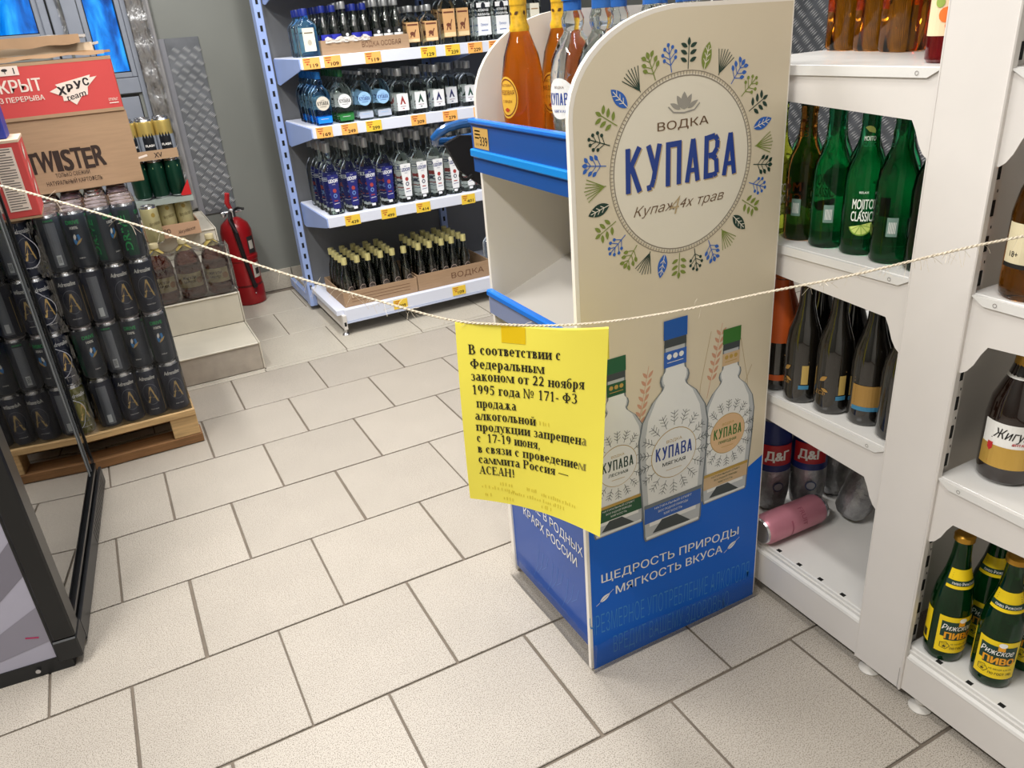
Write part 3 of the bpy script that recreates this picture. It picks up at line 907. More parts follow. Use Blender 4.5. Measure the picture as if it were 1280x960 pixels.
# 1. real stand bottle in clear glass (front at -x of the stand is its side, label turned to the open side)
KP = [(.030, 0), (.034, .004), (.0345, .02), (.039, .11), (.0395, .145), (.036, .17), (.024, .195), (.0155, .206), (.0145, .210), (.0175, .218), (.0178, .226), (.0145, .233), (.0135, .238), (.0135, .250)]


def kup_label(mb, ring=0, txt=1, band=2, small=False):
    f = cyl(.0385, 0, .0014)
    mb.disc(f, 0, .115, .027, .030, ring, 24, 4)
    kupava(mb, cyl(.0385, 0, .0018), 0, .106, .0175, .046, txt)
    mb.text('ВОДКА', cyl(.0385, 0, .0018), 0, .130, .0035, 3, w=.018)
    mb.text('МЯГКАЯ', cyl(.0385, 0, .0018), 0, .095, .004, txt, w=.024)
    mb.rect(cyl(.0358, 0, .0008), -.036, .036, .012, .045, band, 14, 1)
    mb.text('НАТУРАЛЬНЫЙ СПИРТ', cyl(.0358, 0, .0013), 0, .034, .003, 0, w=.05)
    for i in range(18):
        a = i / 18 * 2 * pi; c_, s_ = cos(a), sin(a)
        x, z = .034 * c_, .115 + .038 * s_
        mb.line(cyl(.0385, 0, .0012), [(x - .004 * c_, z - .004 * s_), (x + .004 * c_, z + .004 * s_)], .0007, 4)
        for g in (-1, 1): mb.line(cyl(.0385, 0, .0012), [(x, z), (x + .003 * c_ - g * .003 * s_, z + .003 * s_ + g * .003 * c_)], .0007, 4)


capblue = M('cap_blue', '0F6BC4', .3)
seal = M('seal_blue', '2A63AE', .4)
kmats = [M('label_offwhite', 'EDEBE4', .5), pm[7], M('label_blue', '2C66B8', .4), pm[6], M('label_line', '7D8A90', .5)]
KUP = bottle('vodka_bottle', 'clear vodka bottle', 'bottle', KP, glass, 24, decals=[('label', kmats, kup_label), ('neck_seal', [seal], lambda mb: mb.lathe([(.0139, .236), (.0139, .253)], 16, caps=False))], cap=(.250, .285, .0165, .0165, capblue))

AB = [(.031, 0), (.034, .004), (.035, .02), (.037, .10), (.036, .15), (.030, .185), (.020, .212), (.0155, .224), (.0165, .228), (.015, .232), (.0132, .236), (.0125, .262)]
amber = M('orange_liqueur', 'F08A22', .03, trans=1.0, ior=1.36)


def ab_label(mb):
    mb.disc(cyl(.0365, 0, .0016), 0, .12, .022, .034, 0, 24, 4)
    mb.ring(cyl(.0365, 0, .0019), 0, .12, .019, .0205, 1, 24, 1.5)
    for q, (t, v, h, w) in enumerate((('НАСТОЙКА', .138, .004, .024), ('МЕДОВАЯ', .125, .007, .032), ('С ПЕРЦЕМ', .112, .004, .022))): mb.text(t, cyl(.0365, 0, .0021), 0, v, h, 1, w=w)
    leafp2(mb, cyl(.0365, 0, .0021), 0, .100, .012, .007, 2)


def leafp2(mb, mp, x, z, l, w, mat, a=0.0, n=7):
    pts = [(l * (i / n - .5), w / 2 * sin(pi * i / n)) for i in range(n + 1)] + [(l * (i / n - .5), -w / 2 * sin(pi * i / n)) for i in range(n - 1, 0, -1)]
    c_, s_ = cos(a), sin(a)
    mb.poly([(x + p * c_ - q * s_, z + p * s_ + q * c_) for p, q in pts], mp, mat)


foil = M('neck_foil', 'D7A722', .4, noise=.25, nscale=120)
foild = M('foil_mark', '5A3A1C', .5)
ABP = bottle('liqueur_bottle', 'orange bottle', 'bottle', AB, amber, 24, cap=(.262, .30, .0145, .0145, foil), decals=[
    ('label', [M('label_amber', 'E7B23C', .45), M('label_brown', '7A3A1A', .5), M('label_rust', 'B4451E', .5)], ab_label),
    ('neck_seal', [foil, foild], lambda mb: (mb.lathe([(.0168, .222), (.0172, .228), (.0140, .236), (.0138, .264)], 16, caps=False), [leafp2(mb, cyl(.0139, 0, .0006, a), 0, .250, .008, .005, 1, a) for a in (-1.2, -.3, .6, 1.6)]))])

for i, (y, x) in enumerate(((.125, .450), (.122, .528))):
    ABP.put((x, y, .931), -1.35 + i * .25, ('orange liqueur bottle standing foremost on the display stand, its whole side showing', 'orange liqueur bottle half hidden behind the clear vodka bottle on the stand')[i], 'liqueur bottles on the display stand')
kp_pos = [(.482, .005), (.474, -.088), (.564, .002), (.556, -.104), (.625, .085), (.646, -.0), (.64, -.09), (.715, .115), (.722, .03), (.722, -.06)]
kn = ['clear blue-capped vodka bottle nearest the aisle on the display stand']
KUP.r.scale = (1.02, 1.02, 1.045)
for i, (x, y) in enumerate(kp_pos):
    KUP.put((x, y, .931), -1.25 + .1 * (i % 3), kn[0] if i == 0 else 'clear blue-capped vodka bottle in the group on the display stand, %s after the foremost' % ORD[i - 1], 'clear vodka bottles on the display stand')

# 2. small and mid vodka bottles for the far shelving
cb, cg, csil, cgold = M('cap_navy', '1A2A7C', .35), M('cap_green', '1F5E33', .35), M('cap_silver', 'A7A9AA', .3, .6), M('cap_gold', 'D8CE8E', .35, .35)
wl = M('label_white', 'ECEDEF', .5)


def fl_bottle(label, gm, capm, k, ring, txt, band, caph=.03):
    P = [(r * k, z * k) for r, z in KP]
    def lab(mb):
        f = flat(-.0395 * k * .8 - .0012); g = flat(-.0395 * k * .8 - .0017)
        mb.disc(f, 0, .115 * k, .037 * k, None, 0, 20, 1); kupava(mb, g, 0, .106 * k, .020 * k, .060 * k, 1)
        mb.text('ВОДКА', g, 0, .13 * k, .004 * k, 1, w=.02 * k)
        mb.line(g, [(-.018 * k, .098 * k), (.018 * k, .098 * k)], .002 * k, 1)
        mb.rect(flat(-.0362 * k * .8 - .0012), -.040 * k, .040 * k, .012 * k, .046 * k, 2)
        mb.line(flat(-.0362 * k * .8 - .0017), [(-.024 * k, .034 * k), (.020 * k, .034 * k)], .002 * k, 0)
    return bottle('vodka_bottle', label, 'bottle', P, gm, 16, sx=1.36, sy=.8, pw=2.8, cap=(.240 * k, (.245 + caph) * k, .017 * k, .017 * k, capm), decals=[('label', [ring, txt, band], lab)])


FL_BLUE = fl_bottle('', glassb, M('cap_azure', '1E7BD0', .35), .70, M('ring_beige', 'D9D2C4', .5), M('ring_ink', '3C3A38', .5), M('band_azure', '1C86E8', .35))
FL_GREEN = fl_bottle('', glassd, cg, .70, wl, M('ring_ink', '3C3A38', .5), M('band_green', '2B7A3A', .4))
FL_LB = fl_bottle('', glassd, csil, .70, M('ring_skyblue', '9CC8F2', .5), M('ring_navy', '27418C', .5), M('band_greyblue', 'B4BCCB', .5), .012)


def a_flask(col):
    P = [(.033, 0), (.036, .004), (.036, .10), (.034, .112), (.024, .124), (.0125, .130), (.0125, .150)]
    def lab(mb):
        f = flat(-.036 * .5 - .001); g = flat(-.036 * .5 - .0014)
        mb.rect(f, -.024, .024, .018, .082, 0)
        mb.poly([(-.012, .042), (0, .076), (.012, .042), (.006, .042), (0, .056), (-.006, .042)], g, 1)
        mb.line(g, [(-.012, .034), (.012, .034)], .003, 2); mb.line(g, [(-.004, .026), (.004, .026)], .003, 1)
    return bottle('vodka_flask', '', 'flask', P, glassd, 16, sy=.5, pw=4.5, cap=(.148, .176, .0145, .0145, csil), decals=[('label', [wl, col, M('faint_print', 'B9A9AE', .5)], lab)])


AFL = [a_flask(M('tent_red', '9C2F2C', .5)), a_flask(M('tent_green', '1F4A3A', .5)), a_flask(M('tent_navy', '23265E', .5))]


def led(col, txt, acc):
    P = [(.031, 0), (.034, .004), (.0345, .15), (.031, .168), (.020, .19), (.0130, .200), (.0122, .245)]
    def lab(mb):
        f = flat(-.0345 * .78 - .001); g = flat(-.0345 * .78 - .0014)
        mb.poly([(-.015, .025), (.015, .025), (.023, .158), (-.023, .158)], f, 0)
        mb.text('LEDOFF', g, 0, .128, .014, 1, w=.038, bold=.05)
        mb.text('GREAT', g, 0, .146, .004, 1, w=.012).text('VODKA', g, 0, .119, .004, 1, w=.014)
        mb.disc(g, 0, .096, .008, .009, 3, 6, 1); mb.disc(g, 0, .076, .008, .009, 2, 8, 1); mb.disc(flat(-.0345 * .78 - .0018), 0, .076, .004, .005, 0, 8, 1)
        mb.line(g, [(-.008, .056), (.008, .056)], .004, 3).line(g, [(-.01, .044), (.012, .046)], .002, 1)
        mb.rect(g, -.010, .006, .012, .022, 4)
    return bottle('vodka_bottle', '', 'bottle', P, glassd, 16, sy=.78, pw=3.2, cap=(.243, .280, .0145, .0145, csil), decals=[('label', [col, txt, acc, M('crest_red', 'A8403F', .5), wl], lab)])


LEDB = led(M('label_navy', '1E2470', .45), wl, M('crest_blue', '6C8FC9', .5))
LEDW = led(wl, M('led_ink', '33407F', .5), M('crest_grey', '4A4E63', .5))


def mini(label, capm, h=.2, gm=glassd, lab='badge', r=.0235):
    k = h / .2
    P = [(r * .9, 0), (r, .003), (r, .095 * k), (r * .8, .125 * k), (.0115, .150 * k), (.0105, .175 * k)]
    def fn(mb):
        f = cyl(r, 0, .0006); g = cyl(r, 0, .0009)
        if lab == 'badge':
            mb.disc(f, 0, .062 * k, .017, .020, 0, 14, 3); mb.text('ВОДКА', g, 0, .060 * k, .005, 1, w=.024); mb.ring(g, 0, .062 * k, .013, .0145, 1, 16, 1.2)
        if lab == 'band':
            mb.rect(f, -.02, .02, .045 * k, .062 * k, 0, 6, 1).rect(f, -.02, .02, .062 * k, .085 * k, 1, 6, 1).disc(g, 0, .07 * k, .006, None, 0, 8, 1)
        if lab == 'blue':
            mb.rect(f, -.022, .022, .02 * k, .080 * k, 0, 6, 1)
    ms = {'badge': [M('badge_dark', '3C3432', .5), M('badge_pale', 'B8A79A', .5)], 'band': [wl, M('badge_black', '202224', .5)], 'blue': [M('label_violet', '2E35A8', .4)]}[lab]
    return bottle('vodka_bottle', label, 'bottle', P, gm, 12, cap=(.172 * k, .2 * k, .0125, .0125, capm), decals=[('label', ms, fn)])


thin = film('thin_clear_glass', 'D5DFDA', .09, .06, .0)
MINI_G = mini('', cgold, gm=thin)
MINI_S = mini('', csil, .175, lab='band', gm=thin)
MINI_B = mini('', cb, .165, lab='blue', gm=thin)


def sq_flask(h, lab, ms, gm=glassd, w=.034, capm=csil, k=.55):
    P = [(w * .92, 0), (w, .004), (w, h * .62), (w * .9, h * .68), (.013, h * .78), (.012, h * .86)]
    def fn(mb):
        f = flat(-w * k - .001); g = flat(-w * k - .0014)
        lab(mb, f, g, h)
    return bottle('vodka_flask', '', 'flask', P, gm, 16, sy=k, pw=4.5, cap=(h * .85, h, .014, .014, capm), decals=[('label', ms, fn)])


kr = M('label_kraft', 'D3A673', .5); krd = M('label_kraft_dark', '6E3F2E', .5); krp = M('label_kraft_pale', 'E4CE9E', .5)


def lab_horse(mb, f, g, h):
    mb.rect(f, -.026, .026, h * .12, h * .60, 0); mb.line(g, [(-.022, h * .54), (.022, h * .54)], .006, 1)
    mb.disc(g, -.004, h * .33, .010, .007, 1, 8, 1); mb.line(g, [(-.012, h * .24), (-.006, h * .33), (.004, h * .24), (.006, h * .34), (.012, h * .42)], .004, 1)
    mb.rect(g, -.024, .024, h * .13, h * .2, 2)


HORSE_S = sq_flask(.150, lab_horse, [kr, krd, krp]); HORSE_L = sq_flask(.215, lab_horse, [kr, krd, krp])


def lab_kaz(mb, f, g, h):
    mb.rect(f, -.030, .030, h * .10, h * .42, 0); mb.rect(f, -.030, .030, h * .58, h * .66, 0)
    mb.disc(g, 0, h * .60, .010, .014, 2, 12, 1)
    mb.text('СТАРАЯ', g, 0, h * .51, .009, 0, w=.044, bold=.02).text('КАЗАНЬ', g, 0, h * .44, .009, 0, w=.052, bold=.02).text('Премиум', g, 0, h * .26, .010, 1, w=.034, shear=.3).line(g, [(-.015, h * .18), (.015, h * .18)], .003, 1)


KAZ = sq_flask(.215, lab_kaz, [wl, M('kaz_blue', '3C62A8', .5), M('kaz_dark', '20232C', .5)], w=.037)


def lab_plain(mb, f, g, h):
    mb.rect(f, -.022, .022, h * .12, h * .60, 0); mb.line(g, [(-.016, h * .5), (.016, h * .5)], .004, 1); mb.disc(g, 0, h * .3, .008, .010, 2, 10, 1)


PLN = sq_flask(.21, lab_plain, [M('label_cream', 'E6E1CF', .5), M('cream_ink', '9A7B52', .5), M('cream_green', '9DB07A', .5)])
GEO = sq_flask(.165, lab_plain, [M('label_cream', 'E6E1CF', .5), M('cream_ink2', '6C6252', .5), M('cream_grey', 'B9B2A2', .5)], gm=glassb, capm=cb, w=.036)

# ================================================================ FAR SHELVING
XL, XR, YFr, YB = .52, 1.92, 1.98, 2.42
racks = M('rack_blue_white', '98ADDE', .4, noise=.03, nscale=6)
rackw = M('rack_lip_white', 'DDE2F2', .4)
rack = thing('shelving_unit', 'long white metal shelving unit holding vodka bottles against the grey back wall', 'shelving', (XL, 2.3, 0))


def RB(name, mb, ms, **k): return mb.build(name, ms, rack, **k)


def bx(mb, x0, x1, y0, y1, z0, z1, mat=0, bev=0.0): return mb.box(x0 - XL, x1 - XL, y0 - 2.3, y1 - 2.3, z0, z1, mat, bev)


for x in (XL, 1.22, XR):
    u = MB(); bx(u, x - .045, x - .012, YB - .01, YB + .05, .02, 1.75, 0, .002)
    for q in range(33): bx(u, x - .034, x - .024, YB - .0108, YB - .006, .10 + q * .05, .122 + q * .05, 1)
    RB('upright', u, [racks, dark])
RB('back_panel', bx(MB(), XL - .01, XR, YB + .01, YB + .02, .1, 1.75), M('rack_back', '6D6F72', .5))
RB('back_panel', bx(MB(), XL - .04, XL - .02, YB + .052, YB + .40, .02, .06), racks)
for z in (1.097, .850, .503, 1.40):
    s_ = MB(); bx(s_, XL, XR, YFr + .006, YB, z - .012, z, 0, .001)
    RB('shelf', s_, rackw)
    lp = MB(); bx(lp, XL, XR, YFr - .002, YFr + .006, z - .040, z + .002, 0, .0015)
    RB('shelf_edge', lp, rackw)
    for x in (XL, 1.22, XR):
        b_ = MB().prism([(YFr + .004 - 2.3, z - .004), (YB - 2.3, z - .004), (YB - 2.3, z - .10), (YB - .04 - 2.3, z - .105), (YFr + .03 - 2.3, z - .045), (YFr + .004 - 2.3, z - .038)], 'x', x - XL - .004, x - XL + .0, 0)
        RB('bracket', b_, racks)
s_ = MB(); bx(s_, XL - .03, XR, YFr + .01, YB + .2, .09, .112, 0, .001); RB('shelf', s_, rackw)
s_ = MB(); bx(s_, XL, XR, YFr - .004, YFr + .010, .060, .114, 0, .002); bx(s_, XL, XR, YFr - .006, YFr + .01, .052, .060, 1); RB('shelf_edge', s_, [rackw, M('edge_rail', 'C3CDE6', .25)])
for x in (XL, 1.22, XR):
    f_ = MB(); bx(f_, x - .012, x + .004, YFr - .012, YB + .26, .028, .092, 0, .002); bx(f_, x - .010, x, YFr - .0126, YFr - .01, .045, .062, 1)
    RB('base_foot', f_, [whiteR, dark])
    RB('levelling_foot', MB().lathe([(.016, 0), (.016, .004), (.007, .012), (.006, .03)], 12, 0, c=(x - XL - .004, YFr + .01 - 2.3, 0)), chrome)
tags = {1.097: [(.56, '119', 1), (.64, '109', 1), (.80, '119', 1), (1.03, '129', 0), (1.135, '239', 0), (1.235, '229', 1), (1.33, '199', 1), (1.5, '219', 1)],
        .850: [(.565, '169', 1), (.665, '249', 1), (.765, '299', 0), (.955, '309', 1), (1.095, '279', 1), (1.235, '259', 1)],
        .503: [(.62, '439', 0), (.775, '499', 0), (.93, '414', 0), (1.14, '401', 0)], .10: [(.77, '209', 0), (1.05, '109', 0)]}
for z, L in tags.items():
    for x, p, c in L:
        t_ = MB(); dz = z - .040 if z > .2 else .066; yy = YFr - .0035 - 2.3 if z > .2 else YFr - .0065 - 2.3
        if .2 < z < .6: dz -= .003
        f = lambda u, v: (x - XL + u, yy, dz + v); g = lambda u, v: (x - XL + u, yy - .0005, dz + v)
        t_.box(x - XL - .032, x - XL + .032, yy, yy + .002, dz, dz + .040, c).text(p, g, .008, .006, .013, 2, w=.030, bold=.02).line(g, [(-.028, .034), (-.004, .034)], .003, 3).line(g, [(-.026, .026), (-.006, .026)], .003, 3).line(g, [(-.020, .018), (-.012, .018)], .005, 3)
        RB('price_tag', t_, tagm)


def row_put(P, x, z, n, what, where, grp, y0=2.045, dy=.062, rz=0.0, far=None):
    for j in range(n):
        P.put((x + (j % 2) * .003, y0 + j * dy, z), rz, '%s, %s, %s' % (what, where, 'frontmost' if j == 0 else ORD[j] + ' from front'), grp)


g1, g2, g3 = 'bottles on the top vodka shelf', 'bottles on the middle vodka shelf', 'bottles on the lower vodka shelf'
row_put(GEO, .575, 1.098, 4, 'pale blue flask with cream label', 'top shelf left end', g1, 2.03, .05)
# cartons of miniatures on the top shelf


def carton(x0, x1, y0, y1, z, h, label, txt=None, torn=False, t=.004):
    c = thing('carton_tray', label, 'carton', ((x0 + x1) / 2, (y0 + y1) / 2, z), group='cut carton trays on the vodka shelves')
    w, d = (x1 - x0) / 2, (y1 - y0) / 2
    m = MB().box(-w, w, -d, d, 0, t).box(-w, -w + t, -d, d, t, h).box(w - t, w, -d, d, t, h).box(-w + t, w - t, d - t, d, t, h)
    m.box(-w + t, w - t, -d, -d + t, t, h, 0)
    m.build('tray', M('tray_card', 'A5886B', .85, noise=.07, nscale=14, stretch=(1, 1, 12)), c)
    m = MB(); f = fY(0, 0, -d - .0006)
    if txt: m.text(txt, f, w * .35, h * .35, h * .35, 0, w=w * .9)
    else:
        for q in range(3): m.line(f, [(-w * .8, h * (.3 + .2 * q)), (w * .8, h * (.3 + .2 * q))], .0015, 0)
    m.build('print', M('carton_print', '6E4C38', .7), c)
    if torn:
        MB().grid(lambda u, v: (-w * .9 + w * 1.0 * u, -d - .002 - .003 * sin(u * 30 + v * 9), h * .80 + h * .32 * v + .006 * sin(u * 23) * v), 14, 3).build('torn_edge', M('torn_paper', 'D8CFC6', .8), c)
    return c


carton(.615, .965, 2.005, 2.25, 1.098, .052, 'torn brown carton tray of miniature bottles on the top shelf', 'ВОДКА ОСОБАЯ', True)
for i in range(5): row_put(MINI_B if i != 2 else MINI_S, .645 + i * .040, 1.103, 4, 'blue-capped miniature in torn carton' if i != 2 else 'silver-capped miniature among blue-capped ones', '%s row from left' % ORD[i], g1, 2.04, .052)
for i in range(3): row_put(MINI_S, .850 + i * .042, 1.103, 4, 'silver-capped miniature in torn carton', '%s row from right end' % ORD[2 - i], g1, 2.04, .052)
row_put(HORSE_S, 1.0, 1.098, 3, 'small kraft-label flask', 'touching the torn carton', g1, 2.06)
row_put(HORSE_S, 1.075, 1.098, 3, 'small kraft-label flask', 'beside the taller kraft-label flasks', g1, 2.05)
row_put(HORSE_L, 1.155, 1.098, 3, 'tall kraft-label flask', 'left line of the two', g1, 2.05)
row_put(HORSE_L, 1.225, 1.098, 3, 'tall kraft-label flask', 'right line of the two', g1, 2.07)
row_put(KAZ, 1.310, 1.098, 3, 'flask with white and blue label', 'left line of the two', g1, 2.05)
row_put(KAZ, 1.395, 1.098, 3, 'flask with white and blue label', 'right line of the two', g1, 2.05)
row_put(PLN, 1.475, 1.098, 3, 'tall cream-label flask on the top shelf', 'left line of two', g1, 2.05)
row_put(PLN, 1.55, 1.098, 3, 'tall cream-label flask on the top shelf', 'right line of two', g1, 2.05)

row_put(FL_BLUE, .585, .851, 6, 'blue tinted bottle with beige round label', 'middle shelf left end', g2, 2.03, .05)
row_put(FL_GREEN, .672, .851, 5, 'green-capped bottle with white round label', 'middle shelf', g2, 2.03, .055)
row_put(FL_LB, .752, .851, 5, 'bottle with sky-blue round label', 'left line of two', g2, 2.03, .055)
row_put(FL_LB, .828, .851, 5, 'bottle with sky-blue round label', 'right line of two', g2, 2.03, .055)
row_put(AFL[0], .910, .851, 4, 'flask with red peak on white label', 'middle shelf', g2, 2.03, .05)
row_put(AFL[1], .988, .851, 4, 'flask with green peak on white label', 'between red and navy ones', g2, 2.03, .05)
row_put(AFL[2], 1.068, .851, 4, 'flask with navy peak on white label', 'left line of two', g2, 2.03, .05)
row_put(AFL[2], 1.148, .851, 3, 'flask with navy peak on white label', 'set-back right line', g2, 2.08, .05)
row_put(AFL[1], 1.225, .851, 3, 'flask with green peak on white label', 'rightmost line in view', g2, 2.06, .05)
for i in range(4): row_put(LEDB, .575 + i * .078, .504, 5, 'tall square bottle with navy label', '%s navy line from left' % ORD[i], g3, 2.04 if i < 3 else 2.05, .062)
for i in range(6): row_put(LEDW, .885 + i * .073, .504, 4, 'tall square bottle with white label', '%s white line from left' % ORD[i], g3, 2.04, .062)

carton(.535, .868, 2.005, 2.30, .113, .065, 'brown carton tray of gold-capped bottles at the left of the bottom shelf')
carton(.872, 1.23, 2.005, 2.30, .113, .072, 'brown printed carton tray of gold-capped bottles at the right of the bottom shelf', 'ВОДКА')
n_ = 0
for tr, x0 in enumerate((.57, .905)):
    for i in range(6 if tr == 0 else 5):
        for j in range(5):
            if tr == 0 and i == 5 and j > 0: continue
            MINI_G.put((x0 + i * .053 + rr.uniform(-.003, .003), 2.035 + j * .052, .118), rr.uniform(-.4, .4), 'gold-capped bottle in the %s bottom carton, %s from its left, %s row back' % (('left', 'right')[tr], ORD[i], ORD[j]), 'gold-capped bottles in the bottom cartons')
row_put(PLN, 1.27, .113, 2, 'clear flask with pale label', 'right of the bottom cartons', 'flasks on the bottom shelf', 2.02, .06)

# ================================================================ NEAR RACK (double-sided, seen end on)
XE, XW = .805, 2.25
nr = thing('shelving_unit', 'dirty white two-sided metal rack beside the display stand, seen end on', 'shelving', (XE, -.46, 0))


def NB(name, mb, ms, **k): return mb.build(name, ms, nr, **k)


def nbx(mb, x0, x1, y0, y1, z0, z1, mat=0, bev=0.0): return mb.box(x0 - XE, x1 - XE, y0 + .46, y1 + .46, z0, z1, mat, bev)


e_ = MB(); nbx(e_, XE - .004, XE + .002, -.510, -.4125, .022, 1.9, 0, .001); nbx(e_, XE - .0045, XE + .03, -.4145, -.4125, .022, 1.9, 0); nbx(e_, XE - .007, XE + .006, -.5125, -.5085, .022, 1.9, 0, .0015)
e_.box(-.0046, -.004, -.046, -.0455, .02, .07, 1)
NB('end_cover', e_, [whiteR, M('scratch_grey', '8A8580', .6)])
for x in (XE + .004, XW - .03):
    u = MB(); nbx(u, x, x + .034, -.500, -.42, .02, 1.9, 0, .003)
    for q in range(36):
        nbx(u, x + .003, x + .016, -.5014, -.498, .062 + q * .05, .088 + q * .05, 1); nbx(u, x + .016, x + .026, -.5014, -.498, .078 + q * .05, .100 + q * .05, 1)
        nbx(u, x + .027, x + .0285, -.5006, -.499, .06 + q * .05, .064 + q * .05, 1)
    NB('upright', u, [whiteR, dark])
NB('back_panel', nbx(MB(), XE + .04, XW - .03, -.465, -.455, .12, 1.9), whiteR)


def mirror(p, side): return p if side > 0 else [(-.925 - y, z) for y, z in p]


def brk(z, side, x, depth=.47):
    """one shelf bracket: deep at the post with a scooped lower corner, tapering to the front"""
    T = z
    front = -.42 + depth
    p = [(-.412, T - .006), (front, T - .006), (front, T - .045), (-.378, T - .071), (-.386, T - .085), (-.394, T - .104), (-.402, T - .116), (-.410, T - .122), (-.416, T - .122), (-.419, T - .115), (-.424, T - .118), (-.424, T - .01)]
    p = mirror(p, side)
    NB('bracket', MB().prism([(y + .46, q) for y, q in p], 'x', x - XE, x - XE + .0025, 0), whiteR)


for side, zz in ((1, (.475, .772, 1.071, 1.46)), (-1, (.472, .775, 1.072, 1.46))):
    for z in zz:
        dep = .47 if side > 0 else .40
        brk(z, side, XE, dep); brk(z, side, XW - .03, dep)
        a, b = sorted((-.42 if side > 0 else -.505, (-.42 + dep) if side > 0 else -.505 - dep))
        s_ = MB(); nbx(s_, XE + .003, XW - .03, a, b, z - .018, z, 0, .002)
        # folded end lip with its dimple
        lp = mirror([(-.42 + dep - .01, z), (-.425, z - .001), (-.413, z - .003), (-.394, z - .014), (-.42 + dep - .01, z - .016)], side)
        s_.prism([(y + .46, q) for y, q in lp], 'x', -.003, .004, 0)
        yc = -.378 if side > 0 else -.547
        s_.ring(lambda u_, v_: (-.0034, yc + .46 + u_, z - .008 + v_), 0, 0, .0022, .0032, 1, 12)
        NB('shelf', s_, [M('rack_shelf', 'D8D6D2', .22, noise=.03, nscale=7), M('dimple_grey', '8F8B86', .5)])
for side in (1, -1):
    dep = .47 if side > 0 else .46
    p = mirror([(-.424, .026), (-.42 + dep, .026), (-.42 + dep, .085), (-.43 + dep, .10), (-.424, .10)], side)
    NB('base_beam', MB().prism([(y + .46, q) for y, q in p], 'x', -.002, .02, 0), whiteR)
    p = mirror([(-.424, .100), (-.42 + dep, .100), (-.42 + dep, .112), (-.424, .112)], side)
    m_ = MB().prism([(y + .46, q) for y, q in p], 'x', .004, .012, 0)
    a, b = sorted((-.424 if side > 0 else -.505, (-.42 + dep) if side > 0 else -.505 - dep))
    nbx(m_, XE + .008, XW - .03, a, b, .108, .120, 0, .002)
    # rounded shoulder along the end and hook holes
    m_.tube([(.006, a + .46 + .01, .098), (.006, b + .46 - .01, .098)], .0085, 10, 0)
    for q in range(8):
        yq = (-.44 if side > 0 else -.53) + side * (.03 + q * .055)
        m_.box(.0105, .0185, yq + .46 - .006, yq + .46 + .004, .1165, .1204, 1)
    NB('base_deck', m_, [M('rack_shelf'), dark])
    y = -.437 if side > 0 else -.545
    NB('levelling_foot', MB().lathe([(.019, 0), (.020, .003), (.016, .006), (.008, .009), (.007, .014), (.011, .016), (.011, .02), (.006, .022), (.006, .03)], 16, 0, c=(.012, y + .46, 0)), M('foot_white', 'C9C5BE', .35))
NB('levelling_foot', MB().lathe([(.019, 0), (.008, .009), (.006, .03)], 12, 0, c=(1.3, .3, 0)), M('foot_white'))

# ---- bottles on the near rack
gg = M('mojito_green', '2E9B68', .02, trans=1.0, ior=1.34)
gy = M('mojito_yellow', 'A9B53C', .02, trans=1.0, ior=1.34)
go = M('mojito_amber', 'B0702A', .02, trans=1.0, ior=1.34)
MP = [(.028, 0), (.031, .004), (.0315, .02), (.0315, .120), (.029, .140), (.0215, .158), (.0165, .172), (.0145, .195), (.0135, .215), (.0145, .220), (.0145, .232)]
lime = [M('lime_rim', '7DA33A', .5), M('lime_flesh', 'C9D878', .5)]


def moj_label(mb):
    f = cyl(.0315, 0, .0006); g = cyl(.0315, 0, .0010)
    mb.text('MOJITO', f, 0, .078, .0165, 0, w=.032, bold=.02).text('CLASSIC', f, 0, .058, .0165, 0, w=.033, bold=.02).text('RELAX', f, 0, .103, .0035, 0, w=.014, bold=.03)
    n = 12
    for R_, mt, h_ in ((.019, 1, f), (.0168, 2, g)):
        pts = [(0, 0)] + [(R_ * cos(pi + .25 + i / n * pi), R_ * .95 * sin(pi + .25 + i / n * pi)) for i in range(n + 1)]
        for i in range(1, n + 1): mb.poly([(0 + p[0], .052 + p[1]) for p in (pts[0], pts[i], pts[i + 1])], h_, mt)
    for i in range(5):
        a = pi + .25 + (i + .6) / 5.6 * pi
        mb.line(cyl(.0315, 0, .0013), [(0, .052), (.0165 * cos(a), .052 + .0157 * sin(a))], .0009, 1)


def moj_neck(mb):
    k = cyl(.0148, 0, .0006)
    mb.text('MOJITO', k, 0, .183, .0075, 0, w=.017, bold=.02).text('CLASSIC', k, 0, .174, .0075, 0, w=.018, bold=.02)
    for i in range(6): mb.poly([(-.002, .197), (-.002 + .009 * cos(.9 + i * .45 - 1.2), .197 + .009 * sin(.9 + i * .45 - 1.2)), (-.002 + .009 * cos(.9 + (i + 1) * .45 - 1.2), .197 + .009 * sin(.9 + (i + 1) * .45 - 1.2))], k, 2)


def moj_code(mb):
    q = cyl(.0315, 0, .0006, 2.2)
    mb.rect(q, -.008, .008, .045, .075, 3, 3, 1)
    for i in range(7): mb.rect(cyl(.0315, 0, .0011, 2.2), -.005 + i * .0016, -.0043 + i * .0016, .050, .068, 0)


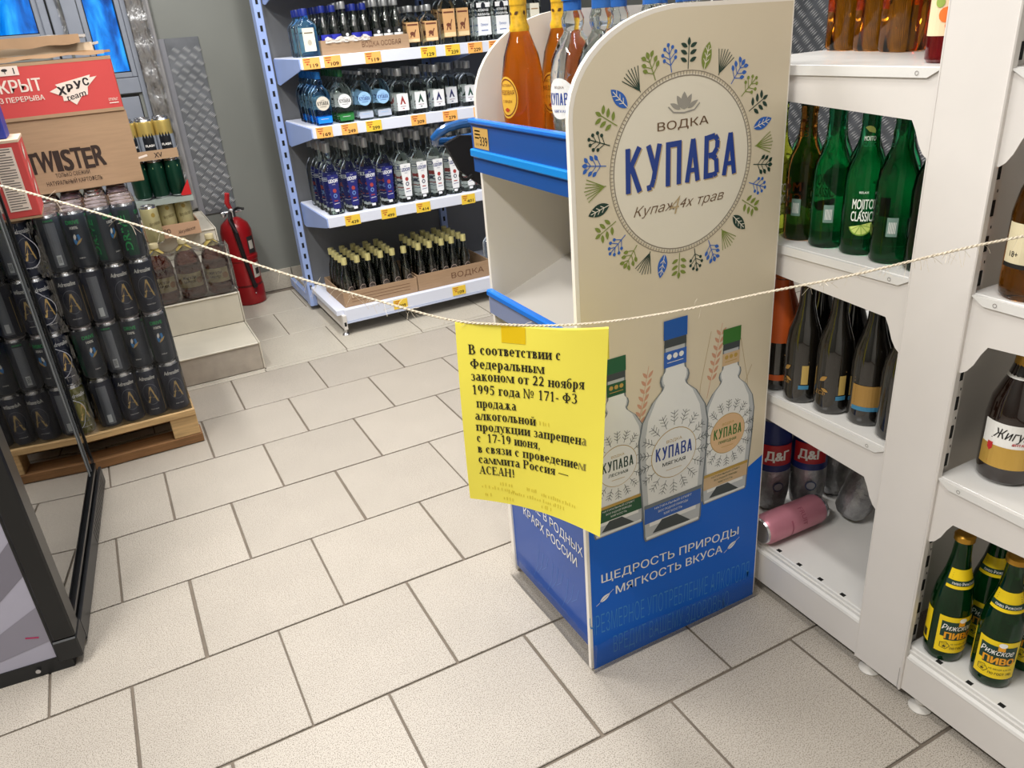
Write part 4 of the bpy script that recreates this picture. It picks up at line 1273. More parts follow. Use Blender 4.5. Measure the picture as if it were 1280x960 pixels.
mm = [M('mojito_white', 'EFEFEA', .5), lime[0], lime[1], M('code_grey', '6F8A80', .6)]
capg = M('cap_dark_green', '1D3A2C', .35, .3)
MJ = bottle('mojito_bottle', '', 'bottle', MP, gg, 20, cap=(.229, .244, .0158, .0155, capg), decals=[('label', mm, moj_label), ('neck_print', mm, moj_neck), ('bar_code', mm, moj_code)])
MJY = bottle('mojito_bottle', '', 'bottle', MP, gy, 20, cap=(.229, .244, .0158, .0155, capg), decals=[('label', mm, moj_label), ('neck_print', mm, moj_neck), ('bar_code', mm, moj_code)])
MJO = bottle('mojito_bottle', '', 'bottle', MP, go, 20, cap=(.229, .244, .0158, .0155, capg), decals=[('label', mm, moj_label), ('neck_print', mm, moj_neck), ('bar_code', mm, moj_code)])
gM = 'mojito bottles on the near rack'
FC = -.88
for k, (y, rz_, nm) in enumerate(((-.110, FC + .2, 'yellow-green mojito bottle at the display stand end of the row'), (-.174, FC - 2.5, 'amber mojito bottle among the green ones'), (-.238, FC - 2.2, 'green mojito bottle left of the one whose label faces out, bar code showing'),
                              (-.302, FC, 'green mojito bottle with its white lettering and lime slice facing out'), (-.366, FC - 2.25, 'green mojito bottle half hidden behind the rack post'))):
    P_ = (MJY, MJO, MJ, MJ, MJ)[k]
    P_.put((.862 + .004 * (k % 2), y + .04, .773), rz_, nm, gM)
for k, y in enumerate((-.10, -.168, -.236, -.304, -.385)):
    MJ.put((.935, y + .03, .773), FC + 2.0 * k + .8, 'green mojito bottle in the second row, %s from the display stand' % ORD[k], gM)
MJ.put((.862, -.391, .773), 1.2, 'green mojito bottle tight behind the rack post', gM)
MJ.put((1.008, -.33, .773), 2.0, 'green mojito bottle in the third row by the post', gM)

# amber square bottles on the upper shelf
ag = M('amber_spirit', 'D9861A', .02, trans=1.0, ior=1.33)
AQ = [(.030, 0), (.033, .006), (.033, .15), (.030, .18), (.018, .21), (.0135, .225), (.013, .26)]


def aq_l(mb):
    f = flat(-.0338)
    mb.rect(f, -.024, .024, .075, .150, 0); mb.text('ВИСКИ', flat(-.0342), 0, .11, .012, 1, w=.036, bold=.02).line(flat(-.0342), [(-.018, .09), (.018, .09)], .002, 1)


AQB = bottle('whisky_bottle', '', 'bottle', AQ, ag, 20, pw=5.0, cap=(.255, .285, .0155, .0155, M('cap_brown', '3A1E12', .4)), decals=[('label', [M('label_dun', 'C9A777', .5), M('label_wine', '6E1E1C', .5)], aq_l)])
for k, (x, y) in enumerate(((1.095, .0), (1.082, -.076), (1.058, -.152))):
    AQB.put((x, y, 1.072), 1.4, 'square amber bottle on the upper rack shelf, %s from the display stand' % ORD[k], 'amber bottles on the upper shelf')
cz = [M('cherry_label_pale', 'E8CBA6', .5), M('cherry_red', 'C22A2A', .5), M('cherry_orange', 'E2712C', .5), M('cherry_green', '8FA24A', .5)]


def ch_l(mb):
    f = cyl(.031, 0, .0006); g = cyl(.031, 0, .0011)
    mb.rect(f, -.045, .045, .035, .13, 0, 14, 1).text('SLADKI', g, 0, .108, .014, 1, w=.045, bold=.05).text('CHILLI & CHERRY', g, 0, .092, .005, 1, w=.045)
    for x, z, r_, c in ((.006, .07, .011, 1), (-.012, .062, .010, 2), (.018, .058, .009, 1), (-.004, .048, .008, 2), (-.022, .078, .007, 3), (.02, .08, .006, 3)): mb.disc(g, x, z, r_, None, c, 12, 2)


CHB = bottle('liqueur_bottle', 'dark red bottle with a cherry label on the upper rack shelf by the post', 'bottle', [(.028, 0), (.031, .004), (.031, .14), (.024, .17), (.0135, .20), (.013, .25)], M('cherry_glass', '8A1218', .05, trans=.8, ior=1.4), 20, cap=(.245, .27, .015, .015, M('cap_red', 'A81E1E', .4)), decals=[('label', cz, ch_l)])
CHB.put((.878, -.368, 1.072), FC)
CHB.put((1.0, -.375, 1.072), FC, 'dark red cherry-label bottle behind its twin by the post')

# dark beers on the third shelf
dg = M('dark_beer_glass', '15120E', .04, coat=1.0)
DP = [(.028, 0), (.031, .004), (.0315, .02), (.0315, .115), (.0285, .140), (.020, .165), (.0145, .19), (.013, .225)]


def dk(col, kind):
    def lab(mb):
        f = cyl(.0315, 0, .0006); g = cyl(.0315, 0, .0010)
        if kind == 0:
            mb.line(f, [(-.03, .085), (.03, .085)], .0012, 0).line(f, [(-.03, .032), (.03, .032)], .0012, 0)
            mb.line(f, [(-.03, .032), (-.03, .085)], .0008, 0)
            leafp2(mb, f, -.01, .07, .018, .008, 0, .7); leafp2(mb, f, -.006, .048, .014, .006, 0, -.4); mb.text('ЕСЬ', f, -.014, .038, .008, 0, w=.02, shear=.3); mb.rect(f, .018, .030, .040, .078, 1, 3, 1); mb.rect(g, .014, .032, .030, .038, 2, 3, 1)
        else:
            mb.rect(f, -.028, .028, .032, .078, 0, 10, 1); mb.rect(g, -.026, .026, .030, .038, 2, 8, 1)
            for q in range(7): mb.line(g, [(-.022, .074 - q * .0048), (.022, .074 - q * .0048)], .0014, 3)
            mb.line(f, [(-.026, .084), (.026, .084)], .001, 0).line(f, [(-.026, .090), (.026, .090)], .001, 0)
    return bottle('beer_bottle', '', 'bottle', DP, dg, 20, cap=(.222, .236, .0150, .0145, M('cap_black_gold', '3A2A18', .3, .5)), decals=[('label', [M('dull_gold', 'A98346', .4, .3), M('gold_pale', 'B79A55', .4), M('strip_blue', '3C7A9C', .5), M('print_brown', '5B3F22', .6)], lab)])


DK0, DK1 = dk(0, 0), dk(0, 1)
gD = 'dark beer bottles on the near rack'
for k, (x, y, P_, r_, nm) in enumerate(((.838, -.190, DK0, FC - .5, 'black beer bottle with thin gold lines, nearest the orange-labelled bottle'), (.848, -.255, DK0, FC - .2, 'black beer bottle with gold leaf emblem and blue strip'), (.862, -.320, DK1, FC, 'black beer bottle with a bronze text label facing out'), (.855, -.387, DK1, FC + .6, 'black beer bottle with a bronze label, half behind the post'))):
    P_.put((x, y, .476), r_, nm, gD)
for k, y in enumerate((-.14, -.215, -.290, -.365)):
    DK1.put((.932, y, .476), 2.0, 'black beer bottle in the back row, %s from the display stand' % ORD[k], gD)
OR = bottle('beer_bottle', 'black beer bottle with an orange neck and band beside the display stand', 'bottle', DP, dg, 20, cap=(.222, .236, .015, .0145, M('cap_orange', 'B4541C', .4)), decals=[
    ('foot_band', [M('label_orange', 'C2561E', .5)], lambda mb: mb.lathe([(.0322, .022), (.0322, .034)], 20, 0, caps=False)), ('neck_sleeve', [M('label_orange')], lambda mb: mb.lathe([(.0316, .100), (.0316, .116), (.0290, .141), (.0206, .166), (.0150, .19), (.0134, .22)], 20, 0, caps=False))])
OR.put((.842, -.124, .476), 0)
OR.put((.905, -.070, .476), 0, 'black beer bottle with an orange neck, second one in')

# silver bottles and the pink can at the bottom
sv = M('silver_shrink', '9A9A9C', .32, .75, noise=.2, nscale=60, bump=.2, bscale=140)
SVP = [(.026, 0), (.034, .010), (.039, .04), (.040, .10), (.0375, .13), (.0395, .16), (.036, .20), (.022, .245), (.0145, .262), (.014, .275)]


def sv_l(mb):
    f = cyl(.0398, 0, .0012); g = cyl(.0398, 0, .0018)
    mb.lathe([(.0402, .108), (.0392, .13), (.0402, .158), (.0370, .198), (.030, .225)], 24, 2, caps=False)
    mb.rect(f, -.036, .036, .125, .175, 0, 14, 1).text('Д&Г', g, 0, .138, .022, 1, w=.05, bold=.05)
    mb.disc(cyl(.0398, 0, .0016), .006, .07, .012, None, 3, 16, 2); mb.disc(cyl(.0398, 0, .0020), .006, .07, .009, None, 4, 16, 2)


SV = bottle('beer_bottle', '', 'bottle', SVP, sv, 24, cap=(.270, .29, .0155, .0155, M('cap_red')), decals=[('label', [M('label_red', 'B01F26', .4), whitep, M('label_deepblue', '1D2A66', .4), M('dim_blue', '3B4560', .5), M('silver_print', '8E8F93', .4)], sv_l)])
gS = 'silver beer bottles at the bottom of the rack'
SV.put((.925, -.052, .121), FC + .35, 'silver beer bottle with a red label tight against the display stand', gS)
SV.put((.995, -.092, .121), FC + .1, 'silver beer bottle with a red label, second from the display stand', gS)
SV.put((1.085, -.090, .121), FC + 1.4, 'silver beer bottle in shade behind the leaning one', gS)
t = SV.put((1.035, -.205, .131), 0, 'silver beer bottle leaning over towards the rack post', gS)
t.rotation_euler = (Matrix.Rotation(.42, 3, Vector((.46, .88, 0)).normalized()) @ Matrix.Rotation(FC + 2.6, 3, 'Z')).to_euler()
t.location = (1.022, -.188, .134)


def can_proto(name, label, cat, body, prints, R_=.033, H=.164, lidm=None):
    t = thing(name, label, cat)
    MB().lathe([(R_ * .80, 0), (R_ * .86, .004), (R_, .012), (R_, H - .018), (R_ * .93, H - .010), (R_ * .86, H - .005), (R_ * .83, H - .003)], 20, 0, mats=[1, 0, 0, 0, 1, 1, 1]).build('can_body', [body, chrome], t)
    MB().lathe([(R_ * .83, H - .005), (R_ * .85, H), (R_ * .80, H), (R_ * .77, H - .004), (.002, H - .004)], 20, 0).box(-.005, .005, -.012, .012, H - .0038, H - .0028).build('lid', lidm or chrome, t)
    for nm, ms, fn in prints:
        mb = MB((0, -1)); fn(mb); mb.build(nm, ms, t)
    return Proto(t)


PK = can_proto('drink_can', 'pink drink can lying on its side on the empty bottom deck', 'can', M('pink_can', 'C4808F', .35, .35), [
    ('printed_label', [M('pink_dark', 'A4596C', .5), M('label_palegrey', 'C9C2C0', .5)], lambda mb: (mb.rect(cyl(.033, 0, .0004), -.02, .02, .06, .064, 0, 8, 1), mb.rect(cyl(.033, 0, .0004, 2.4), -.014, .014, .03, .13, 1, 8, 1), mb.text('FRUIT', cyl(.033, 0, .0005, -.6), 0, .09, .012, 0, w=.04)))], .033, .170)
PK.put((.800, -.152, .154), 0, rot=(0, pi / 2, -.02))

# ---- right-hand side of the rack (towards the camera)
bg = M('brown_beer_glass', '1C0D07', .04, coat=1.0, spec=.6)
ZP = [(.034, 0), (.0385, .005), (.040, .02), (.040, .105), (.036, .135), (.022, .170), (.0155, .195), (.0150, .215)]


def zh_l(mb):
    f = cyl(.040, 0, .0008); g = cyl(.040, 0, .0013); h = cyl(.040, 0, .0017)
    mb.rect(f, -.046, .046, .030, .104, 0, 16, 1).rect(g, -.046, .046, .030, .066, 1, 16, 1)
    mb.text('Жигули', g, .002, .080, .016, 2, w=.060, shear=.35, bold=.01).line(g, [(-.03, .078), (.0, .072), (.032, .080)], .0014, 2)
    mb.text('ЯНТАРНОЕ', g, .014, .0715, .004, 3, w=.03, bold=.03).line(h, [(-.03, .038), (.03, .038)], .001, 3)
    mb.poly([(-.034, .070), (-.026, .070), (-.026, .060), (-.030, .055), (-.034, .060)], h, 3)


def zh_foil(mb):
    mb.lathe([(.0232, .170), (.0178, .180)], 20, 0, caps=False).lathe([(.0178, .180), (.0163, .196), (.0158, .215)], 20, 4, caps=False)


ZH = bottle('beer_bottle', 'brown beer bottle with white and gold label alone on the middle right shelf', 'bottle', ZP, bg, 24, cap=(.213, .224, .0165, .016, M('crown_gold', 'B8882C', .3, .6)), decals=[(nm_, [whitep, M('label_gold', 'C8A04C', .35, .3), ink, M('label_crimson', 'C0282D', .5), M('foil_gold', 'B98C36', .35, .5)], fn_) for nm_, fn_ in (('label', zh_l), ('neck_foil', zh_foil))])
ZH.put((.888, -.560, .473), -.98)
ZH.put((.945, -.645, .473), -.5, 'brown beer bottle with white and gold label at the frame edge beside its twin')

RZ = [(.028, 0), (.031, .004), (.0315, .02), (.0315, .112), (.028, .140), (.019, .175), (.0145, .205), (.0130, .235), (.0142, .238)]
grn = M('green_beer_glass', '0C5A28', .03, trans=.85, ior=1.40)


def rz_l(mb):
    f = cyl(.0315, 0, .0007); g = cyl(.0315, 0, .0011); h = cyl(.0315, 0, .0015)
    mb.rect(f, -.032, .032, .022, .098, 0, 14, 1)
    mb.poly([(-.027, .086), (.027, .086), (.027, .060), (.018, .050), (-.018, .050), (-.027, .060)][::-1], lambda a, b: g(a, b), 1) if False else None
    for i in range(8):
        a = -.027 + i * .00675
        mb.rect(g, a, a + .0068, .050 + (.006 if i in (0, 7) else 0), .088, 1)
    mb.text('Рижское', h, -.002, .071, .0115, 2, w=.048, shear=.35, bold=.01).text('ПИВО', h, .002, .053, .013, 3, w=.044, bold=.06)
    mb.disc(h, .004, .092, .006, .005, 2, 10, 1).rect(h, -.002, .008, .080, .090, 3)
    mb.ring(h, -.018, .038, .0075, .0085, 4, 5).text('СССР', h, -.018, .040, .0025, 4, w=.009)
    for i in range(5):
        a = pi / 2 + i * 2 * pi / 5
        mb.poly([(-.018 + .004 * cos(a), .036 + .004 * sin(a)), (-.018 + .0015 * cos(a + .6), .036 + .0015 * sin(a + .6)), (-.018, .036), (-.018 + .0015 * cos(a - .6), .036 + .0015 * sin(a - .6))], h, 4)
    mb.text('НЕ МЕНЕЕ 4,5% ОБ.', g, .008, .040, .003, 4, w=.034).text('ПО ГОСТ 1951', g, .008, .030, .0045, 4, w=.034, bold=.02)


def rz_neck(mb):
    nk = lambda o_: (lambda a, b: ((.0231 - (b - .16) * .245 + o_) * sin(a / .0225), -(.0231 - (b - .16) * .245 + o_) * cos(a / .0225), b))
    k = nk(.0010)
    k2 = nk(.0016)
    mb.grid(lambda a, b: k(-.026 + .052 * a, .152 + .034 * b), 12, 2, 0)
    mb.grid(lambda a, b: k2(-.026 + .052 * a, .158 + .009 * b), 12, 1, 1)
    mb.text('пиво Рижское', nk(.0021), 0, .160, .005, 2, w=.036)
    for q in range(3): mb.line(k2, [(-.02, .171 + q * .004), (.02, .171 + q * .004)], .0008, 4)


def rz_back(mb):
    q = cyl(.0315, 0, .0007, -1.75)
    mb.rect(q, -.010, .010, .028, .098, 0, 6, 1).rect(cyl(.0315, 0, .0011, -1.75), -.005, .005, .034, .05, 4, 3, 1)


RB_ = bottle('beer_bottle', '', 'bottle', RZ, grn, 24, cap=(.235, .247, .0160, .0140, M('crown_gold')), decals=[(nm_, [M('label_yellow', 'F0CF12', .45), M('label_bottle_green', '153A2E', .45), whitep, M('label_orange_gold', 'E9A01E', .45), M('label_ink', '2A2A1E', .5)], fn_) for nm_, fn_ in (('label', rz_l), ('neck_label', rz_neck), ('back_label', rz_back))])
RB_.put((.848, -.545, .121), -.45, 'green beer bottle with yellow label nearest the rack post', 'green beer bottles with yellow labels')
RB_.put((.862, -.622, .121), -.95, 'green beer bottle with yellow label standing foremost on the bottom deck', 'green beer bottles with yellow labels')
RB_.put((.925, -.560, .121), -.9, 'green beer bottle with yellow label in the back row by the post', 'green beer bottles with yellow labels')
RB_.put((.938, -.632, .121), -.8, 'green beer bottle with yellow label at the right frame edge', 'green beer bottles with yellow labels')
# amber bottle on the upper right shelf
UA = bottle('beer_bottle', 'amber glass bottle with a pale text label on the upper right shelf', 'bottle', [(.030, 0), (.034, .005), (.035, .02), (.035, .115), (.030, .145), (.018, .18), (.0135, .21), (.013, .235)], M('amber_beer', 'B8741E', .03, trans=1.0, ior=1.34), 24, cap=(.232, .246, .0155, .0145, M('crown_gold')), decals=[
    ('label', [M('label_parchment', 'D9CDAA', .5), ink, M('label_straw', 'B7A776', .5)], lambda mb: (mb.rect(cyl(.035, 0, .0008), -.05, .05, .045, .105, 0, 16, 1), mb.rect(cyl(.035, 0, .0012), -.05, .05, .045, .051, 1, 16, 1), [mb.line(cyl(.035, 0, .0012), [(-.015, .10 - q * .005), (.03, .10 - q * .005)], .0012, 1) for q in range(9)], mb.text('18+', cyl(.035, 0, .0012), -.034, .06, .008, 1, w=.012)))])
UA.put((.846, -.560, .776), -.8)

# ================================================================ GLASS-DOOR COOLER
fr = thing('drinks_cooler', 'black upright cooler with a glass door and grey chevron side, at the left edge', 'cooler', (-.532, .43, 0), -.087)
cham = [M('cooler_side', 'A4A2B2', .4, noise=.03, nscale=9), M('cooler_band', '85828F', .4), M('cooler_band_dark', '76737F', .4), M('pen_mark', 'A02A58', .5)]
m_ = MB().box(-.70, -.040, 0, .012, .035, 1.95, 0)
m_.build('side_wall', [cham[0]], fr)
m_ = MB((0, -1)); f = lambda u, v: (u, -.0006, v)
for zb, w in ((-.02, .075), (.15, .07), (.33, .09), (.55, .09)):
    A_ = (-.70, zb - .55); 
    pts = [(-.30, zb - .16), (-.041, zb + .10), (-.041, zb + .10 + w * 1.2), (-.30, zb - .16 + w * 1.2)]
    pts = [(max(-.30, u), max(.036, v)) for u, v in pts]
    m_.poly(pts, f, 1 if zb != .15 else 2)
    m_.poly([(-.30, zb - .16 + w * 1.2), (-.30, zb - .10 + w * 1.2), (-.52, zb + .16 + w), (-.52, zb + .06 + w)], f, 2)
m_.line(lambda u, v: (u, -.0010, v), [(-.085, .102), (-.062, .095)], .004, 3)
m_.build('chevron_print', cham, fr)
m_ = MB().box(-.70, -.0, .012, .80, 1.2, 1.95, 0).box(-.70, -.69, .0, .80, .035, 1.95, 0).box(-.70, -.01, .79, .80, .035, 1.95, 0).box(-.70, -.01, .012, .80, .035, .10, 0)
m_.build('cabinet', M('cooler_inside', '15171A', .5), fr)
for z in (.45, .80): MB().box(-.66, -.05, .02, .78, z, z + .006, 0).build('wire_shelf', M('wire_grey', '3A3D42', .4), fr)
frm = M('door_frame_black', '101113', .28)
m_ = MB().box(-.042, .002, -.006, .05, .075, 1.95, 0, .004).box(-.030, -.010, .735, .765, .085, 1.95, 0, .003).box(-.014, .000, .05, .76, .085, .098, 0, .002).box(-.046, -.040, -.002, .012, .035, 1.95, 0)
m_.build('door_frame', frm, fr)
MB().box(-.012, -.008, .05, .74, .100, 1.9, 0).build('door_glass', film('door_glass', 'C9D2D2', .34, .015, 0.0), fr)
MB().box(-.0078, -.0052, .700, .708, .10, 1.9, 0).box(-.0078, -.0062, .672, .677, .10, 1.9, 1).build('door_reflection', [M('reflection_grey', '5C6064', .3), M('reflection_pale', '8B9094', .25)], fr)  # grey and pale strips painted in for reflected shelving lines in the glass
m_ = MB().box(-.045, .003, -.008, .06, .022, .075, 0, .003).box(-.68, -.02, -.002, .79, .0, .035, 0)
m_.build('plinth', M('cooler_foot', '17181A', .4), fr)
m_ = MB().box(-.005, .003, .06, .80, .012, .064, 0, .002)
for q in range(15): m_.box(.0025, .0036, .44 + q * .022, .450 + q * .022, .022, .054, 1)
m_.build('kick_grille', [M('grille_grey', '2E2F32', .35, .3), black], fr)
MB().lathe([(.005, 0), (.005, .004)], 10).build('screw', chrome, fr, loc=(-.085, -.0045, .018), rot=(pi / 2, 0, 0))
fr.children[-1].location = (-.085, .0, .02)

# ================================================================ PALLET OF CANS
wood = M('pallet_wood', 'C4A272', .75, noise=.22, nscale=10, stretch=(1, 12, 12), bump=.05, bscale=60)
woodd = M('pallet_wood_dark', '8A6440', .8, noise=.25, nscale=10, stretch=(1, 12, 12), bump=.05, bscale=60)
pal = thing('pallet', 'low rough wooden pallet under the stacked drink cans', 'pallet', (-.57, 1.58, 0))
for q in range(4):
    y = 1.335 + q * .125 - 1.58
    MB().box(-.42, .405, y, y + .10, .100, .121, 0, .002).build('deck_board', wood, pal)
for xa in (.325, -.03, -.42):
    for ya in (1.34, 1.56, 1.74): MB().box(xa, xa + .08, ya - 1.58, ya + .07 - 1.58, .032, .0995, 0, .002).build('block', wood if xa > .3 else woodd, pal)
for y in (1.338, 1.55, 1.75): MB().box(-.42, .41, y - 1.58, y + .075 - 1.58, .002, .0315, 0, .002).build('bottom_board', woodd, pal)

cn = [M('can_charcoal', '3A404B', .34, .35), M('can_green_print', '2BA45A', .4), whitep, M('can_blue_print', '3E86C8', .4), M('can_gold_print', 'C0A266', .4), M('can_steel', '70757F', .35, .5), M('code_white', 'C9CDD0', .5), M('can_teal_dark', '1B4A3C', .4)]


def drive(mb):
    f = cyl(.033, 0, .0005); g = cyl(.033, 0, .0010)
    mb.text('DRIVE', f, 0, .128, .011, 1, w=.034, bold=.03).text('100%', f, 0, .114, .008, 2, w=.02, bold=.02)
    leafp2(mb, f, 0, .085, .032, .018, 3, 1.1); leafp2(mb, g, .004, .078, .026, .006, 4, .8); leafp2(mb, g, -.004, .092, .018, .007, 2, 1.4)
    mb.text('ENERGY', f, 0, .030, .004, 2, w=.016)
    v = cyl(.033, 0, .0005, -1.45)
    mb.rect(v, -.014, .014, .014, .144, 7, 5, 1)
    mb.text('DRIVE', cyl(.033, 0, .0010, -1.45), 0, .08, .020, 1, w=.10, bold=.03, rot=pi / 2)
    v = cyl(.033, 0, .0005, 1.6)
    mb.rect(v, -.014, .014, .016, .140, 5, 5, 1).text('DRIVE', f if False else cyl(.033, 0, .0005, 1.6), 0, .144, .005, 1, w=.024, bold=.03)
    mb.rect(cyl(.033, 0, .0010, 1.6), -.006, .006, .022, .050, 6, 3, 1)
    for q in range(6): mb.rect(cyl(.033, 0, .0014, 1.6), -.004 + q * .0014, -.0034 + q * .0014, .028, .046, 0)


def adren(mb):
    f = cyl(.033, 0, .0005); g = cyl(.033, 0, .0010)
    mb.text('Adrenaline', f, 0, .126, .013, 2, w=.048, shear=.2, bold=.02)
    mb.poly([(-.014, .050), (-.008, .050), (.004, .098), (.000, .104)], f, 4).poly([(.012, .052), (.018, .048), (.004, .104), (.001, .100)], f, 4)
    mb.poly([(-.010, .066), (.016, .060), (.012, .064), (-.006, .071)], g, 4)
    mb.ring(f, 0, .078, .0225, .0235, 5, 24, 1.5)
    mb.text('ENERGY DRINK', f, 0, .026, .003, 2, w=.024)
    mb.rect(cyl(.033, 0, .0005, 2.0), -.014, .014, .014, .140, 5, 5, 1).rect(cyl(.033, 0, .0010, 2.0), -.006, .006, .020, .046, 6, 3, 1)
    mb.rect(cyl(.033, 0, .0005, 1.05), -.0008, .0008, .014, .12, 4, 1, 1)


lidp = M('lid_pinkish', 'CFC3C8', .3, .6)
CD = can_proto('drink_can', '', 'can', cn[0], [('printed_label', cn, drive)], lidm=lidp)
CA = can_proto('drink_can', '', 'can', M('can_navy', '343848', .33, .4), [('printed_label', cn, adren)])
CO = can_proto('drink_can', '', 'can', M('can_olive', '7A7848', .38, .5), [('printed_label', cn, adren)])
CR = can_proto('drink_can', '', 'can', M('can_wine', '4A1622', .35, .5), [('printed_label', cn, adren)], lidm=M('lid_dark', '6A5A62', .3, .7))
TH = .1655
rot_d = {3: (-1.6, .15, .75, 1.35), 1: (.1, .6, -1.5, .25)}
rc = random.Random(3)
tn = ['bottom', 'second', 'third', 'top']
for tier in range(4):
    P_ = CD if tier % 2 else CA
    for i in range(4):
        for j in range(3):
            r_ = rc.choice((-1.2, -.4, .2, .8, 1.5, 2.2)) if j else ((.0, -.25, -1.75, .35) if tier == 1 else (1.35, .75, -.15, -1.45) if tier == 3 else (.1, .2, -2.0, .0) if tier == 2 else (.15, -.1, .1, -2.0))[i]
            P_.put((-.205 - .0662 * i, 1.379 + .0662 * j, .122 + TH * tier), r_, '%s can, %s tier, %s from right, %s row' % ('dark green-lettered' if tier % 2 else 'navy gold-emblem', tn[tier], ORD[i], ('front', 'second', 'third')[j]), 'energy drink cans stacked on the pallet')
    for i in range(5):
        for j in range(3):
            (CO if tier == 0 else CA).put((-.481 - .0662 * i, 1.375 + .0662 * j, .122 + TH * tier), rc.choice((-1.0, -.2, .4, 2.0)) if (i, j) != (0, 0) else .45, '%s can in torn film, %s tier, %s from pack edge, %s row' % ('olive' if tier == 0 else 'navy', tn[tier], ORD[i], ('front', 'second', 'third')[j]), 'energy drink cans stacked on the pallet')
for tier in range(4):
    for i in range(6):
        for j in range(3):
            (CR if i % 2 == 0 and tier == 3 else CA).put((-.205 - .0662 * i, 1.592 + .0662 * j, .122 + TH * tier), rc.uniform(-1, 1), '%s can at the back of the pallet, %s tier, %s from right, row %s' % ('wine-red' if i % 2 == 0 and tier == 3 else 'navy', tn[tier], ORD[i], ('four', 'five', 'six')[j]), 'cans at the back of the pallet')
# shrink film round the packs
shr = film('shrink_film', 'F6F8F9', .015, .08, .22, 22, (1, 1, .35), 1.22)
for tier in range(4):
    z0 = .123 + TH * tier
    for px0, px1, torn in ((-.438, -.1705, False), (-.80, -.446, True)):
        w = px1 - px0

        def front(u, v):
            x = px0 + w * u
            y = 1.3435 - .0015 * sin(v * 9 + u * 17)
            return (x, y + .006 * abs(sin((px1 - x) / .0662 * pi)) ** .5 * -.3 + .002, z0 + (TH - .004) * v)
        m_ = MB()
        if not torn:
            m_.grid(front, 24, 6)
            if tier == 3: m_.grid(lambda u, v: (px0 + w * u, 1.345 + .205 * v, z0 + TH - .002 + .0015 * sin(u * 40) * sin(v * 20)), 20, 12)
            else: m_.grid(lambda u, v: (px0 + w * u, 1.345 + .205 * v, z0 + TH - .0012), 4, 4)
            m_.grid(lambda u, v: (px1 + .0005, 1.345 + .205 * u, z0 + (TH - .004) * v), 4, 4)
        else:
            hx, hz, ru, rv = -.500 + .006 * tier, z0 + .075, .040, .050
            n = 32; vs = []
            for r_ in range(4):
                for i in range(n):
                    a = 2 * pi * i / n; t_ = r_ / 3
                    jag = 1 + .07 * sin(a * 3 + tier) + .03 * sin(a * 5)
                    ex, ez = hx + ru * jag * cos(a), hz + rv * jag * sin(a)
                    s1 = max(abs(cos(a)), abs(sin(a)))
                    bx_, bz_ = (hx + .056 * cos(a) / s1), (hz + .078 * sin(a) / s1)
                    x, z = ex + (bx_ - ex) * t_, ez + (bz_ - ez) * t_
                    vs.append((x, 1.3385 - .0015 * sin(a * 4) * (1 - t_), z))
            m_.add(vs, [(r_ * n + i, r_ * n + (i + 1) % n, (r_ + 1) * n + (i + 1) % n, (r_ + 1) * n + i) for r_ in range(3) for i in range(n)], 0, True)
            m_.grid(lambda u, v: (-.80 + (-.556 - .006 * 0 + .80 + .006 * tier) * u, 1.341, z0 + (TH - .006) * v), 10, 4)
            m_.tube([(hx + ru * (1 + .07 * sin(a * 3 + tier) + .03 * sin(a * 5)) * cos(a), 1.3375 - .0015 * sin(a * 4), hz + rv * (1 + .07 * sin(a * 3 + tier) + .03 * sin(a * 5)) * sin(a)) for a in [2 * pi * i / 32 for i in range(32)]], .0011, 5, 1, True)
        tag(m_.build('shrink_film', [shr if not torn else film('torn_film', 'E6E9EE', .07, .12, .7, 26, (1, 1, .5), 1.35), M('film_rim', 'C9CBD4', .2, alpha=.55)]), ('clear shrink film round the %s tier of the %s can pack' % (tn[tier], 'left torn' if torn else 'right')), 'plastic film', 'shrink film round the can packs')

# ================================================================ BOXES ON THE CANS
redc = M('carton_red', 'CB4A48', .6, noise=.03, nscale=8); cream_p = M('carton_cream_print', 'E9D9CC', .6)
tw = thing('carton', 'plain brown potato carton with dark lettering, under the long red box', 'carton', (-.38, 1.83, .7925))
m_ = MB().box(-.262, .262, -.168, .165, 0, .214, 0, .002); m_.build('box', card, tw)
m_ = MB((0, -1)); f = fY(0, 0, -.1686)
for ch, u_, w_ in (('T', -.029, .028), ('W', .006, .044), ('I', .039, .011), ('S', .064, .024), ('T', .093, .027), ('E', .122, .024), ('R', .153, .028)):
    m_.text(ch, f, u_, .063 + .002 * sin(u_ * 90), .062, 0, w=w_, bold=.05)
m_.text('ТОЛЬКО СВЕЖИЙ', f, .068, .044, .012, 0, w=.095, bold=.01).text('НАТУРАЛЬНЫЙ КАРТОФЕЛЬ', f, .068, .022, .013, 0, w=.155, bold=.01)
m_.build('lettering', M('carton_brown_ink', '33251F', .7), tw)
MB().box(-.262, .262, -.1672, -.1668, .2135, .2145).build('seam', cardd, tw)
rb = thing('carton', 'long red snack carton with a white triangle logo on the brown carton', 'carton', (-.38, 1.83, 1.0075))
m_ = MB().box(-.262, .258, -.170, .165, 0, .155, 0, .002).box(-.262, .2585, -.1704, -.10, .0, .010, 1).box(-.262, .2585, -.1704, -.10, .146, .1552, 1).box(.2582, .2588, -.17, .165, 0, .155, 1)
m_.build('box', [redc, card], rb)
m_ = MB((0, -1)); f = fY(0, 0, -.1708); g = fY(0, 0, -.1711)
m_.text('ОТКРЫТ', f, .057, .078, .034, 0, align='r', w=.165, bold=.03).text('БЕЗ ПЕРЕРЫВА', f, .055, .052, .014, 0, align='r', w=.138, bold=.02)
m_.rect(f, -.055, .010, .124, .149, 0)
m_.line(g, [(-.025, .129), (-.025, .139)], .002, 1).disc(g, -.025, .139, .008, .004, 1, 10, 1).line(g, [(-.002, .128), (-.002, .144)], .003, 1)
